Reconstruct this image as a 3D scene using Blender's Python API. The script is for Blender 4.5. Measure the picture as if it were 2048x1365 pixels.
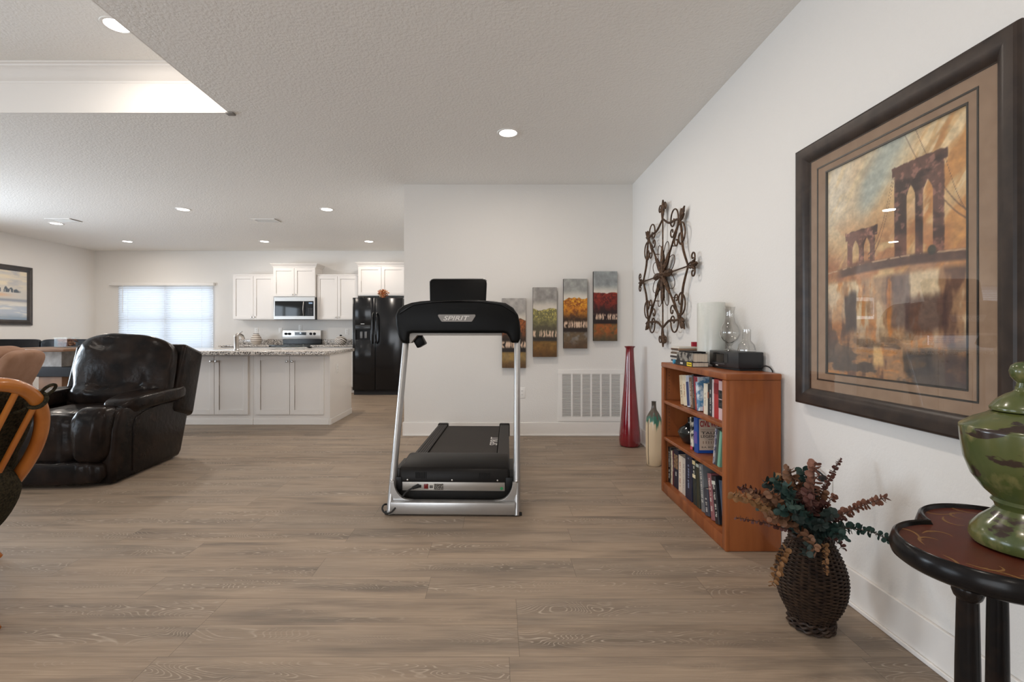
import bpy, bmesh, math, random
import numpy as np
from mathutils import Matrix, Vector

for o in list(bpy.data.objects):
    bpy.data.objects.remove(o, do_unlink=True)
SC = bpy.context.scene
COL = SC.collection
PI = math.pi
random.seed(7)

# ------------------------------------------------------------------ camera, world, daylight, exposure
F, HC = 956.0, 1.128            # focal length in pixels of the 2048 frame, eye height
cd = bpy.data.cameras.new('camera')
cam = bpy.data.objects.new('camera', cd); COL.objects.link(cam)
cam.location = (0, 0, HC); cam.rotation_euler = (PI/2, 0, 0)
cd.sensor_width = 36; cd.lens = F/2048*36
cd.shift_x = 30/2048; cd.shift_y = -17.5/2048
cd.clip_start = .05
SC.camera = cam
vs = SC.view_settings
vs.view_transform = 'Standard'; vs.look = 'None'; vs.gamma = 1; vs.use_curve_mapping = False
vs.exposure = -0.28
SC.cycles.max_bounces = 10; SC.cycles.diffuse_bounces = 6; SC.cycles.glossy_bounces = 4
SC.cycles.transmission_bounces = 8; SC.cycles.transparent_max_bounces = 12
SC.cycles.sample_clamp_indirect = 6; SC.cycles.caustics_reflective = False; SC.cycles.caustics_refractive = False
try:
    SC.cycles.use_denoising = True
except Exception:
    pass
w = bpy.data.worlds.new('sky'); SC.world = w; w.use_nodes = True
w.node_tree.nodes['Background'].inputs[0].default_value = (.80, .90, 1.0, 1)
w.node_tree.nodes['Background'].inputs[1].default_value = 1.6

def area(name, loc, direction, sx, sy, power, color=(1, 1, 1), shape='RECTANGLE', spread=None):
    l = bpy.data.lights.new(name, 'AREA'); l.shape = shape; l.size = sx; l.size_y = sy
    l.energy = power; l.color = color
    if spread: l.spread = spread
    o = bpy.data.objects.new(name, l); COL.objects.link(o)
    o.location = loc; o.rotation_euler = Vector(direction).to_track_quat('-Z', 'Y').to_euler()
    return o
# daylight entering by the glass door behind the camera, the tall windows on the left, and the kitchen window
area('daylight_glass_door', (-2.6, -3.15, 1.15), (0, 1, -.08), 3.6, 2.1, 130, (.93, .96, 1.0))
area('daylight_left_window', (-8.30, .1, 1.2), (1, .1, -.08), 2.8, 2.0, 140, (.76, .88, 1.0))
area('daylight_dining_window', (-8.30, 4.9, 1.35), (1, .1, -.08), 2.0, 1.5, 300, (.76, .88, 1.0))
area('daylight_kitchen_window', (-6.53, 9.86, 1.42), (0, -1, -.05), 2.0, 1.5, 20, (.88, .94, 1.0))
LAMP_W = 17.0                   # each recessed ceiling lamp
LAMP_C = (1.0, .89, .78)

# ------------------------------------------------------------------ helpers
def lin(c):
    def f(v):
        v /= 255.0
        return v/12.92 if v <= .04045 else ((v+.055)/1.055)**2.4
    return tuple(f(v) for v in c)

class MB:
    def __init__(s): s.bm = bmesh.new(); s.mi = 0
    def _f(s, vs):
        try:
            f = s.bm.faces.new(vs); f.material_index = s.mi; return f
        except ValueError:
            return None
    def box(s, x0, x1, y0, y1, z0, z1, bev=0, seg=2, M=None):
        x0, x1 = min(x0, x1), max(x0, x1); y0, y1 = min(y0, y1), max(y0, y1); z0, z1 = min(z0, z1), max(z0, z1)
        c = [(x0,y0,z0),(x1,y0,z0),(x1,y1,z0),(x0,y1,z0),(x0,y0,z1),(x1,y0,z1),(x1,y1,z1),(x0,y1,z1)]
        v = [s.bm.verts.new(M @ Vector(p) if M else p) for p in c]
        fs = [s._f([v[i] for i in q]) for q in ((0,3,2,1),(4,5,6,7),(0,1,5,4),(1,2,6,5),(2,3,7,6),(3,0,4,7))]
        if bev > 0:
            es = list({e for f in fs for e in f.edges})
            r = bmesh.ops.bevel(s.bm, geom=es, offset=bev, segments=seg, profile=.5, affect='EDGES', clamp_overlap=True)
            for f in r['faces']: f.material_index = s.mi
        return s
    def grid(s, rows, closed_u=False, closed_v=False):
        R = [[s.bm.verts.new(p) for p in row] for row in rows]
        n, m = len(R), len(R[0])
        for i in range(n if closed_v else n-1):
            for j in range(m if closed_u else m-1):
                a, b = R[i], R[(i+1) % n]
                s._f([a[j], a[(j+1) % m], b[(j+1) % m], b[j]])
        return R
    def tube(s, pts, r, n=10, closed=False, flat=1.0, up=None):
        pts = [Vector(p) for p in pts]; N = len(pts)
        rad = r if isinstance(r, (list, tuple)) else [r]*N
        rows = []; prev = None
        for i, p in enumerate(pts):
            if closed: t = pts[(i+1) % N]-pts[i-1]
            else: t = pts[min(i+1, N-1)]-pts[max(i-1, 0)]
            if t.length < 1e-9: t = Vector((0, 0, 1))
            t.normalize()
            if prev is None:
                a = Vector(up) if up else (Vector((0, 0, 1)) if abs(t.z) < .9 else Vector((1, 0, 0)))
            else: a = prev
            a = (a - t*a.dot(t))
            if a.length < 1e-6: a = t.orthogonal()
            a.normalize(); prev = a; b = t.cross(a)
            rows.append([p + (a*math.cos(2*PI*k/n)*flat + b*math.sin(2*PI*k/n))*rad[i] for k in range(n)])
        R = s.grid(rows, closed_u=True, closed_v=closed)
        if not closed:
            s._f(list(reversed(R[0]))); s._f(R[-1])
        return s
    def xf(s, M):
        bmesh.ops.transform(s.bm, matrix=M, verts=s.bm.verts[:]); return s
    def cyl(s, p0, p1, r0, r1=None, n=20):
        return s.tube([p0, p1], [r0, r0 if r1 is None else r1], n)
    def lathe(s, prof, c=(0, 0, 0), n=40, fn=None):
        rows = []
        for r, z in prof:
            row = []
            for k in range(n):
                th = 2*PI*k/n; rr = r if fn is None else fn(r, z, th)
                row.append((c[0]+rr*math.cos(th), c[1]+rr*math.sin(th), c[2]+z))
            rows.append(row)
        R = s.grid(rows, closed_u=True)
        if prof[0][0] > 1e-5: s._f(list(reversed(R[0])))
        if prof[-1][0] > 1e-5: s._f(R[-1])
        return s
    def prism(s, poly, axis, a0, a1, M=None, bev=0, seg=2):
        def P(p, a):
            q = {'x': (a, p[0], p[1]), 'y': (p[0], a, p[1]), 'z': (p[0], p[1], a)}[axis]
            return M @ Vector(q) if M else q
        A = [s.bm.verts.new(P(p, a0)) for p in poly]; B = [s.bm.verts.new(P(p, a1)) for p in poly]
        n = len(poly)
        fs = [s._f(list(reversed(A))), s._f(B)]
        for i in range(n): fs.append(s._f([A[i], A[(i+1) % n], B[(i+1) % n], B[i]]))
        fs = [f for f in fs if f]
        bmesh.ops.recalc_face_normals(s.bm, faces=fs)
        if bev > 0:
            es = [e for e in set(fs[0].edges) | set(fs[1].edges)]
            r = bmesh.ops.bevel(s.bm, geom=es, offset=bev, segments=seg, profile=.5, affect='EDGES', clamp_overlap=True)
            for f in r['faces']: f.material_index = s.mi
        return s
    def pillow(s, c, d, e=.5, nu=40, nv=24, M=None, fn=None):
        """superellipsoid: centre, half sizes, roundness, deformation of the local point (unit box)"""
        def pw(v, k): return math.copysign(abs(v)**k, v)
        rows = []
        for i in range(nv+1):
            ph = -PI/2 + PI*i/nv
            row = []
            for j in range(nu):
                th = 2*PI*j/nu
                p = [pw(math.cos(ph), e)*pw(math.cos(th), e), pw(math.cos(ph), e)*pw(math.sin(th), e), pw(math.sin(ph), e)]
                q = Vector((p[0]*d[0], p[1]*d[1], p[2]*d[2]))
                if fn: q = Vector(fn(p, q))
                q = Vector(c) + (M @ q if M else q)
                row.append(q)
            rows.append(row)
        s.grid(rows, closed_u=True)
        return s

ORI = {}
def build(mb, name, mats, parent=None, angle=38, bev=0, flat=False, local=False, origin=None):
    bm = mb.bm
    bmesh.ops.remove_doubles(bm, verts=bm.verts, dist=1e-6)
    bmesh.ops.recalc_face_normals(bm, faces=bm.faces)
    if not flat:
        a = math.radians(angle)
        for f in bm.faces: f.smooth = True
        for e in bm.edges:
            e.smooth = not (len(e.link_faces) == 2 and e.calc_face_angle(0) > a)
    me = bpy.data.meshes.new(name); bm.to_mesh(me); bm.free()
    for m in (mats if isinstance(mats, (list, tuple)) else [mats]): me.materials.append(m)
    o = bpy.data.objects.new(name, me); COL.objects.link(o)
    return place(o, parent, local, origin, bev)
def place(o, parent=None, local=False, origin=None, bev=0):
    off = Vector((0, 0, 0))
    if parent is not None:
        o.parent = parent; off = ORI.get(parent.name, Vector((0, 0, 0)))
    elif origin is not None:
        off = Vector(origin); o.location = off
    ORI[o.name] = off.copy()
    if off.length > 0 and not local: o.data.transform(Matrix.Translation(-off))
    if bev > 0:
        md = o.modifiers.new('bevel', 'BEVEL'); md.width = bev; md.segments = 2; md.limit_method = 'ANGLE'; md.angle_limit = .6; md.harden_normals = True
    return o
def tag(o, label, cat, group=None):
    o['label'] = label; o['category'] = cat
    if group: o['group'] = group
    return o
def thing(name, loc, label, cat, group=None, rz=0, local=False):
    """an Empty at the base; children are given in world coordinates unless local"""
    o = bpy.data.objects.new(name, None); COL.objects.link(o); o.empty_display_size = .1
    o.location = loc; o.rotation_euler = (0, 0, rz)
    ORI[o.name] = Vector((0, 0, 0)) if local else Vector(loc)
    return tag(o, label, cat, group)
def struct(o):
    o['kind'] = 'structure'; return o
def bx(*a, **k): return MB().box(*a, **k)

# ------------------------------------------------------------------ materials
MATS = {}
def mat(name, col, rough=.5, metal=0, spec=.5, col2=None, nscale=8, nstr=1.0, stretch=(1, 1, 1), lo=.35, hi=.65, detail=4,
        bump=0, bscale=60, bstretch=(1, 1, 1), coat=0, emit=None, estr=0, trans=0, ior=1.45, rough2=None, alpha=1):
    if name in MATS: return MATS[name]
    m = bpy.data.materials.new(name); m.use_nodes = True
    nt = m.node_tree; b = nt.nodes['Principled BSDF']; L = nt.links
    b.inputs['Base Color'].default_value = (*col, 1); b.inputs['Roughness'].default_value = rough
    b.inputs['Metallic'].default_value = metal; b.inputs['Specular IOR Level'].default_value = spec
    b.inputs['Coat Weight'].default_value = coat; b.inputs['Coat Roughness'].default_value = .12
    b.inputs['Transmission Weight'].default_value = trans; b.inputs['IOR'].default_value = ior
    b.inputs['Alpha'].default_value = alpha
    if emit: b.inputs['Emission Color'].default_value = (*emit, 1); b.inputs['Emission Strength'].default_value = estr
    tc = nt.nodes.new('ShaderNodeTexCoord')
    def noise(scale, st, det):
        mp = nt.nodes.new('ShaderNodeMapping'); mp.inputs['Scale'].default_value = st
        L.new(tc.outputs['Object'], mp.inputs[0])
        n = nt.nodes.new('ShaderNodeTexNoise'); n.inputs['Scale'].default_value = scale; n.inputs['Detail'].default_value = det
        L.new(mp.outputs[0], n.inputs['Vector']); return n
    if col2 is not None:
        n = noise(nscale, stretch, detail)
        mr = nt.nodes.new('ShaderNodeMapRange'); mr.inputs[1].default_value = lo; mr.inputs[2].default_value = hi; mr.inputs[4].default_value = nstr
        L.new(n.outputs['Fac'], mr.inputs[0])
        mx = nt.nodes.new('ShaderNodeMix'); mx.data_type = 'RGBA'
        mx.inputs[6].default_value = (*col, 1); mx.inputs[7].default_value = (*col2, 1)
        L.new(mr.outputs[0], mx.inputs[0]); L.new(mx.outputs[2], b.inputs['Base Color'])
        if rough2 is not None:
            m2 = nt.nodes.new('ShaderNodeMapRange'); m2.inputs[3].default_value = rough; m2.inputs[4].default_value = rough2
            L.new(mr.outputs[0], m2.inputs[0]); L.new(m2.outputs[0], b.inputs['Roughness'])
    if bump:
        n = noise(bscale, bstretch, 3)
        bp = nt.nodes.new('ShaderNodeBump'); bp.inputs['Strength'].default_value = bump; bp.inputs['Distance'].default_value = .01
        L.new(n.outputs['Fac'], bp.inputs['Height']); L.new(bp.outputs[0], b.inputs['Normal'])
    MATS[name] = m; return m
def glass(name, tint=(1, 1, 1), gloss=.12, rough=.0):
    """thin clear pane: see-through with a mirror-like surface reflection"""
    if name in MATS: return MATS[name]
    m = bpy.data.materials.new(name); m.use_nodes = True; nt = m.node_tree; L = nt.links
    nt.nodes.remove(nt.nodes['Principled BSDF']); out = nt.nodes['Material Output']
    t = nt.nodes.new('ShaderNodeBsdfTransparent'); t.inputs[0].default_value = (*tint, 1)
    g = nt.nodes.new('ShaderNodeBsdfGlossy'); g.inputs['Roughness'].default_value = rough
    fr = nt.nodes.new('ShaderNodeFresnel'); fr.inputs[0].default_value = 1.5
    ad = nt.nodes.new('ShaderNodeMath'); ad.operation = 'MULTIPLY'; ad.inputs[1].default_value = gloss/.04
    cl = nt.nodes.new('ShaderNodeClamp'); ge = nt.nodes.new('ShaderNodeNewGeometry')
    fb = nt.nodes.new('ShaderNodeMath'); fb.operation = 'SUBTRACT'; fb.inputs[0].default_value = 1; L.new(ge.outputs['Backfacing'], fb.inputs[1])
    mu = nt.nodes.new('ShaderNodeMath'); mu.operation = 'MULTIPLY'; L.new(fb.outputs[0], mu.inputs[1])
    mx = nt.nodes.new('ShaderNodeMixShader')
    L.new(fr.outputs[0], ad.inputs[0]); L.new(ad.outputs[0], cl.inputs[0]); L.new(cl.outputs[0], mu.inputs[0]); L.new(mu.outputs[0], mx.inputs[0])
    L.new(t.outputs[0], mx.inputs[1]); L.new(g.outputs[0], mx.inputs[2]); L.new(mx.outputs[0], out.inputs[0])
    MATS[name] = m; return m
def attr_mat(name, rough=.6, bump=.1, coat=0, bscale=160):
    """paint whose pigment is stored per point of a dense canvas"""
    if name in MATS: return MATS[name]
    m = mat(name, (.5, .5, .5), rough, bump=bump, bscale=bscale, coat=coat)
    nt = m.node_tree; a = nt.nodes.new('ShaderNodeAttribute'); a.attribute_name = 'pigment'
    nt.links.new(a.outputs['Color'], nt.nodes['Principled BSDF'].inputs['Base Color']); return m

def wall_mat(name, col, bump=.25, scale=55):
    return mat(name, col, .85, spec=.25, bump=bump, bscale=scale)

def floor_mat():
    m = bpy.data.materials.new('oak_plank_floor'); m.use_nodes = True
    nt = m.node_tree; L = nt.links; b = nt.nodes['Principled BSDF']
    N = nt.nodes.new
    geo = N('ShaderNodeNewGeometry'); sp = N('ShaderNodeSeparateXYZ'); L.new(geo.outputs['Position'], sp.inputs[0])
    def M(op, a, b_=None, c=None):
        n = N('ShaderNodeMath'); n.operation = op
        for i, v in enumerate((a, b_, c)):
            if v is None: continue
            if isinstance(v, (int, float)): n.inputs[i].default_value = v
            else: L.new(v, n.inputs[i])
        return n.outputs[0]
    PW, PL = .181, 1.22
    yy = M('ADD', sp.outputs[1], 20.06); xx = M('ADD', sp.outputs[0], 40.0)
    row = M('FLOOR', M('DIVIDE', yy, PW)); ry = M('FRACT', M('DIVIDE', yy, PW))
    wn = N('ShaderNodeTexWhiteNoise'); wn.noise_dimensions = '1D'; L.new(row, wn.inputs['W'])
    xs = M('DIVIDE', M('ADD', xx, M('MULTIPLY', wn.outputs['Value'], 7.3)), PL)
    idx = M('FLOOR', xs); rx = M('FRACT', xs)
    cb = N('ShaderNodeCombineXYZ'); L.new(row, cb.inputs[0]); L.new(idx, cb.inputs[1])
    w2 = N('ShaderNodeTexWhiteNoise'); w2.noise_dimensions = '2D'; L.new(cb.outputs[0], w2.inputs['Vector'])
    rnd = w2.outputs['Value']; sc = N('ShaderNodeSeparateColor'); L.new(w2.outputs['Color'], sc.inputs[0])
    def nz(sx, sy, off, det, scale=1.0, rough=.55, dist=0):
        c = N('ShaderNodeCombineXYZ')
        L.new(M('ADD', M('MULTIPLY', sp.outputs[0], sx), M('MULTIPLY', rnd, off)), c.inputs[0])
        L.new(M('MULTIPLY', sp.outputs[1], sy), c.inputs[1]); L.new(M('MULTIPLY', sc.outputs[1], off*1.7), c.inputs[2])
        n = N('ShaderNodeTexNoise'); n.inputs['Scale'].default_value = scale; n.inputs['Detail'].default_value = det
        n.inputs['Roughness'].default_value = rough; n.inputs['Distortion'].default_value = dist
        L.new(c.outputs[0], n.inputs['Vector']); return n.outputs['Fac']
    def mr(v, a, b_, c, d):
        n = N('ShaderNodeMapRange')
        for i, q in enumerate((a, b_, c, d)): n.inputs[i+1].default_value = q
        L.new(v, n.inputs[0]); return n.outputs[0]
    # base colour of a plank: warm tan with drifting grey and brown areas
    def mix(fac, a, b_):
        n = N('ShaderNodeMix'); n.data_type = 'RGBA'
        L.new(fac, n.inputs[0])
        for i, v in ((6, a), (7, b_)):
            if isinstance(v, tuple): n.inputs[i].default_value = (*v, 1)
            else: L.new(v, n.inputs[i])
        return n.outputs[2]
    drift = mr(nz(1.3, 6.5, 31, 3), .32, .68, 0, 1)
    base = mix(drift, FLOOR_A, FLOOR_B)
    dark = mr(nz(1.5, 12, 53, 4), .50, .72, 0, .8)
    base = mix(dark, base, FLOOR_D)
    base = mix(mr(rnd, 0, 1, 0, .35), base, FLOOR_C)
    fine = mr(nz(5, 260, 11, 2), .35, .65, 0, 1)
    base = mix(M('MULTIPLY', fine, .26), base, (.12, .085, .06))
    # pale cathedral grain: contour lines of a smooth stretched field, only where a plank shows heart grain
    fld = nz(2.3, 9.0, 71, 1.0, dist=.30)
    con = M('FRACT', M('MULTIPLY', fld, 38))
    line = mr(M('ABSOLUTE', M('SUBTRACT', con, .5)), .0, .17, 1, 0)
    brk = mr(nz(16, 120, 7, 2), .40, .60, .0, 1)
    band = mr(M('ABSOLUTE', M('SUBTRACT', ry, M('ADD', .3, M('MULTIPLY', sc.outputs[2], .4)))), .12, .34, 1, 0)
    heart = M('MULTIPLY', band, mr(nz(.9, 3.0, 23, 2), .40, .56, 0, 1))
    base = mix(M('MULTIPLY', heart, .36), base, FLOOR_D)
    gl = M('MULTIPLY', M('MULTIPLY', line, M('ADD', M('MULTIPLY', brk, .6), .4)), M('MULTIPLY', heart, .66))
    base = mix(gl, base, (.62, .52, .42))
    # seams
    ey = M('MULTIPLY', M('MINIMUM', ry, M('SUBTRACT', 1, ry)), PW); ex = M('MULTIPLY', M('MINIMUM', rx, M('SUBTRACT', 1, rx)), PL)
    seam = mr(M('MINIMUM', ey, ex), .0005, .0016, .55, 0)
    base = mix(seam, base, (.08, .06, .045))
    L.new(base, b.inputs['Base Color'])
    L.new(mr(fine, 0, 1, .44, .56), b.inputs['Roughness']); b.inputs['Specular IOR Level'].default_value = .38
    bp = N('ShaderNodeBump'); bp.inputs['Strength'].default_value = .12; bp.inputs['Distance'].default_value = .003
    L.new(M('SUBTRACT', fine, M('MULTIPLY', seam, 2)), bp.inputs['Height']); L.new(bp.outputs[0], b.inputs['Normal'])
    return m
FLOOR_A, FLOOR_B, FLOOR_C, FLOOR_D = (.405, .305, .218), (.300, .226, .165), (.295, .245, .196), (.115, .090, .070)

def granite_mat():
    m = mat('speckled_granite', (.62, .58, .53), .18, spec=.5)
    nt = m.node_tree; L = nt.links; b = nt.nodes['Principled BSDF']; tc = nt.nodes.new('ShaderNodeTexCoord')
    v = nt.nodes.new('ShaderNodeTexVoronoi'); v.inputs['Scale'].default_value = 125; L.new(tc.outputs['Object'], v.inputs['Vector'])
    r = nt.nodes.new('ShaderNodeValToRGB'); r.color_ramp.interpolation = 'CONSTANT'
    s = nt.nodes.new('ShaderNodeSeparateColor'); L.new(v.outputs['Color'], s.inputs[0]); L.new(s.outputs[0], r.inputs[0])
    e = r.color_ramp.elements; e[0].position = 0; e[0].color = (.03, .028, .026, 1); e[1].position = .2; e[1].color = (.62, .57, .52, 1)
    for p, c in ((.5, (.33, .28, .24)), (.62, (.75, .71, .66)), (.88, (.14, .12, .11))):
        q = e.new(p); q.color = (*c, 1)
    L.new(r.outputs[0], b.inputs['Base Color']); return m

M_wall = wall_mat('warm_white_wall_paint', (.765, .742, .710), .16, 85)
M_ceil = wall_mat('textured_ceiling_paint', (.86, .845, .815), .42, 60)
M_trim = mat('white_trim_paint', (.82, .79, .755), .4)
M_cab = mat('white_cabinet_paint', (.80, .765, .73), .42)
M_white = mat('white_plastic', (.82, .80, .77), .35)
M_lens = mat('lamp_lens', (1, 1, 1), .5, emit=(1, .95, .88), estr=14)
M_granite = granite_mat()
M_steel = mat('brushed_steel', (.60, .58, .56), .32, 1, col2=(.50, .49, .47), nscale=30, stretch=(1, 1, 40))
M_nickel = mat('satin_nickel', (.55, .52, .49), .28, 1)
M_black = mat('black_plastic', (.008, .008, .009), .42, spec=.3)
M_blackgloss = mat('black_gloss_enamel', (.006, .006, .007), .16)
M_blackglass = mat('black_glass', (.008, .009, .010), .04)
M_rubber = mat('black_rubber', (.018, .017, .017), .75)
M_floor = floor_mat()

# ------------------------------------------------------------------ numpy paint helpers
def _h(ix, iy, s):
    v = np.sin(ix*127.1+iy*311.7+s*74.7)*43758.5453
    return v-np.floor(v)
def vn(x, y, s=0):
    ix, iy = np.floor(x), np.floor(y); fx, fy = x-ix, y-iy
    fx = fx*fx*(3-2*fx); fy = fy*fy*(3-2*fy)
    a, b, c, d = _h(ix, iy, s), _h(ix+1, iy, s), _h(ix, iy+1, s), _h(ix+1, iy+1, s)
    return (a*(1-fx)+b*fx)*(1-fy)+(c*(1-fx)+d*fx)*fy
def fbm(x, y, s=0, o=4):
    v = 0; a = .5; t = 0
    for k in range(o):
        v = v+a*vn(x*2**k, y*2**k, s+k*13); t += a; a *= .55
    return v/t
def sm(a, b, x):
    t = np.clip((x-a)/(b-a), 0, 1); return t*t*(3-2*t)
def lerp(C, c, m):
    c = np.array(c) if not isinstance(c, np.ndarray) else c
    return C*(1-m[..., None])+c*m[..., None]
def canvas(name, P0, U, V, nu, nv, fn, parent, m):
    """dense painted sheet: corner P0, edge vectors U (s 0..1) and V (t 0..1); fn(s,t) gives sRGB 0..255"""
    s, t = np.meshgrid(np.linspace(0, 1, nu), np.linspace(0, 1, nv))
    C = np.clip(fn(s, t), 0, 255)/255.0
    C = np.where(C <= .04045, C/12.92, ((C+.055)/1.055)**2.4)
    P = np.array(P0)[None, None]+s[..., None]*np.array(U)+t[..., None]*np.array(V)
    idx = np.arange(nu*nv).reshape(nv, nu)
    q = np.stack([idx[:-1, :-1], idx[:-1, 1:], idx[1:, 1:], idx[1:, :-1]], -1).reshape(-1, 4)
    me = bpy.data.meshes.new(name); me.from_pydata(P.reshape(-1, 3).tolist(), [], q.tolist())
    at = me.color_attributes.new('pigment', 'FLOAT_COLOR', 'POINT')
    at.data.foreach_set('color', np.concatenate([C.reshape(-1, 3), np.ones((nu*nv, 1))], 1).astype(np.float32).ravel())
    me.materials.append(m)
    o = bpy.data.objects.new(name, me); COL.objects.link(o)
    return place(o, parent)

def text_mesh(body, name, m, parent, X, Y, origin, height, width=None, shear=0, extrude=.0006, local=False, align='CENTER', bold=0):
    """flat lettering: X and Y are the reading and up directions, origin the middle of the word"""
    cu = bpy.data.curves.new(name, 'FONT'); cu.body = body; cu.align_x = 'CENTER'; cu.align_y = 'CENTER'
    cu.size = 1; cu.shear = shear; cu.offset = bold
    cu.resolution_u = 3
    t = bpy.data.objects.new(name, cu); COL.objects.link(t)
    dg = bpy.context.evaluated_depsgraph_get(); dg.update()
    me = bpy.data.meshes.new_from_object(t.evaluated_get(dg))
    bpy.data.objects.remove(t); bpy.data.curves.remove(cu)
    co = np.array([v.co[:] for v in me.vertices])
    if len(co) == 0: return None
    mn, mx = co.min(0), co.max(0); sz = mx-mn
    sy = height/sz[1]; sx = sy if width is None else width/sz[0]
    ce = (mn+mx)/2
    X = Vector(X).normalized(); Y = Vector(Y).normalized(); Z = X.cross(Y)
    T = Matrix((( *X, 0), (*Y, 0), (*Z, 0), (0, 0, 0, 1))).transposed()
    T.translation = Vector(origin)
    me.transform(T @ Matrix.Diagonal((sx, sy, 1, 1)) @ Matrix.Translation((-ce[0], -ce[1], 0)))
    me.name = name; me.materials.clear(); me.materials.append(m)
    o = bpy.data.objects.new(name, me); COL.objects.link(o)
    return place(o, parent, local=local)
# ================================================================== ROOM SHELL
XL, XR, YF, YB, YN, ZC = -7.95, 1.476, 9.456, -2.9, 5.207, 2.74
XC = -1.013
struct(build(bx(XL-.2, XR+.2, YB-.3, YF+.2, -.1, 0), 'floor', M_floor))
# ceiling with the raised tray over the sitting area
TX0, TX1, TY0, TY1, TZ = -6.6, -1.963, -1.2, 3.512, 3.07
c = MB()
c.box(XL-.2, XR+.2, TY1, YF+.2, ZC, ZC+.08).box(XL-.2, XR+.2, YB-.3, TY0, ZC, ZC+.08)
c.box(XL-.2, TX0, TY0, TY1, ZC, ZC+.08).box(TX1, XR+.2, TY0, TY1, ZC, ZC+.08)
ceil = struct(build(c, 'ceiling', M_ceil, flat=True))
c = MB(); c.box(TX0-.1, TX1+.1, TY0-.1, TY1+.1, TZ, TZ+.05)
struct(build(c, 'ceiling_tray', M_ceil, flat=True))
c = MB()
c.box(TX0, TX0+.006, TY0, TY1, ZC-.0005, TZ).box(TX1-.006, TX1, TY0, TY1, ZC-.0005, TZ)
c.box(TX0+.006, TX1-.006, TY0, TY0+.006, ZC-.0005, TZ).box(TX0+.006, TX1-.006, TY1-.006, TY1, ZC-.0005, TZ)
struct(build(c, 'trim_1', M_trim, flat=True))
# crown moulding round the tray
def crown(name, loop, prof, m):
    mb = MB(); rows = []
    for (ox, oz) in prof:
        (x0, y0), (x1, y1) = loop
        rows.append([(x0+ox, y0+ox, oz), (x1-ox, y0+ox, oz), (x1-ox, y1-ox, oz), (x0+ox, y1-ox, oz)])
    mb.grid(rows, closed_u=True); return build(mb, name, m, angle=25)
cp = [(0, TZ-.115), (.008, TZ-.115), (.012, TZ-.100), (.022, TZ-.092), (.038, TZ-.072), (.062, TZ-.042), (.084, TZ-.026), (.088, TZ-.016), (.10, TZ-.012), (.10, TZ)]
struct(crown('trim_2', ((TX0, TY0), (TX1, TY1)), cp, M_trim))
# bright metal corner bead end showing at the tray corner
tag(build(bx(-1.985, -1.93, 3.49, 3.535, 2.728, 2.7395, bev=.002), 'corner_bead', mat('bead_grey', (.25, .235, .22), .6)),
    'small grey corner bead end at the point of the ceiling tray', 'corner bead')

# walls
struct(build(bx(XR, XR+.12, YB-.12, YN+.12, 0, ZC), 'wall_right', M_wall, flat=True))
struct(build(bx(XC, XR, YN, YN+.12, 0, ZC), 'wall_back', M_wall, flat=True))
struct(build(bx(XC, XC+.12, YN+.12, YF, 0, ZC), 'wall_hall', M_wall, flat=True))
WX0, WX1, WZ0, WZ1 = -7.46, -5.60, .76, 2.03
c = MB(); c.box(XL-.12, WX0, YF, YF+.12, 0, ZC).box(WX1, XC+.12, YF, YF+.12, 0, ZC).box(WX0, WX1, YF, YF+.12, 0, WZ0).box(WX0, WX1, YF, YF+.12, WZ1, ZC)
struct(build(c, 'wall_far', M_wall, flat=True))
def holed(name, axis, p0, p1, a0, a1, holes):
    """wall with openings (a0,a1,z0,z1) along an axis"""
    mb = MB(); cuts = sorted(holes); pos = a0
    def B(u0, u1, z0, z1):
        if u1-u0 < 1e-4 or z1-z0 < 1e-4: return
        if axis == 'y': mb.box(p0, p1, u0, u1, z0, z1)
        else: mb.box(u0, u1, p0, p1, z0, z1)
    for (h0, h1, z0, z1) in cuts:
        B(pos, h0, 0, ZC); B(h0, h1, 0, z0); B(h0, h1, z1, ZC); pos = h1
    B(pos, a1, 0, ZC)
    return struct(build(mb, name, M_wall, flat=True))
holed('wall_left', 'y', XL-.12, XL, YB-.12, YF+.12, [(-1.3, 1.5, .05, 2.15), (3.9, 5.9, .65, 2.1)])
holed('wall_rear', 'x', YB-.12, YB, XL-.12, XR, [(-4.4, -.8, .02, 2.2)])

def window(name, axis, p, a0, a1, z0, z1, nm, rail=None):
    """frame with mullions in the wall opening and one clear pane"""
    mb = MB(); fw = .05
    def B(u0, u1, q0, q1, d0=-.03, d1=.03):
        if axis == 'y': mb.box(p+d0, p+d1, u0, u1, q0, q1)
        else: mb.box(u0, u1, p+d0, p+d1, q0, q1)
    B(a0, a1, z0, z0+fw); B(a0, a1, z1-fw, z1); B(a0, a0+fw, z0+fw, z1-fw); B(a1-fw, a1, z0+fw, z1-fw)
    for k in range(1, nm):
        q = a0+(a1-a0)*k/nm; B(q-.045, q+.045, z0+fw, z1-fw)
    if rail: B(a0+fw, a1-fw, rail-.025, rail+.025, -.025, .025)
    f = struct(build(mb, name, M_white, bev=.004))
    g = bx(p-.004, p+.004, a0+fw, a1-fw, z0+fw, z1-fw) if axis == 'y' else bx(a0+fw, a1-fw, p-.004, p+.004, z0+fw, z1-fw)
    build(g, 'pane', glass('window_glass', gloss=.05), f)
    return f
window('window_1', 'x', YF+.07, WX0, WX1, WZ0, WZ1, 2, 1.36)
window('window_2', 'y', XL-.06, -1.3, 1.5, .05, 2.15, 2)
window('window_3', 'y', XL-.06, 3.9, 5.9, .65, 2.1, 2, 1.35)
window('door_1', 'x', YB-.06, -4.4, -.8, .02, 2.2, 2)
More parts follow.
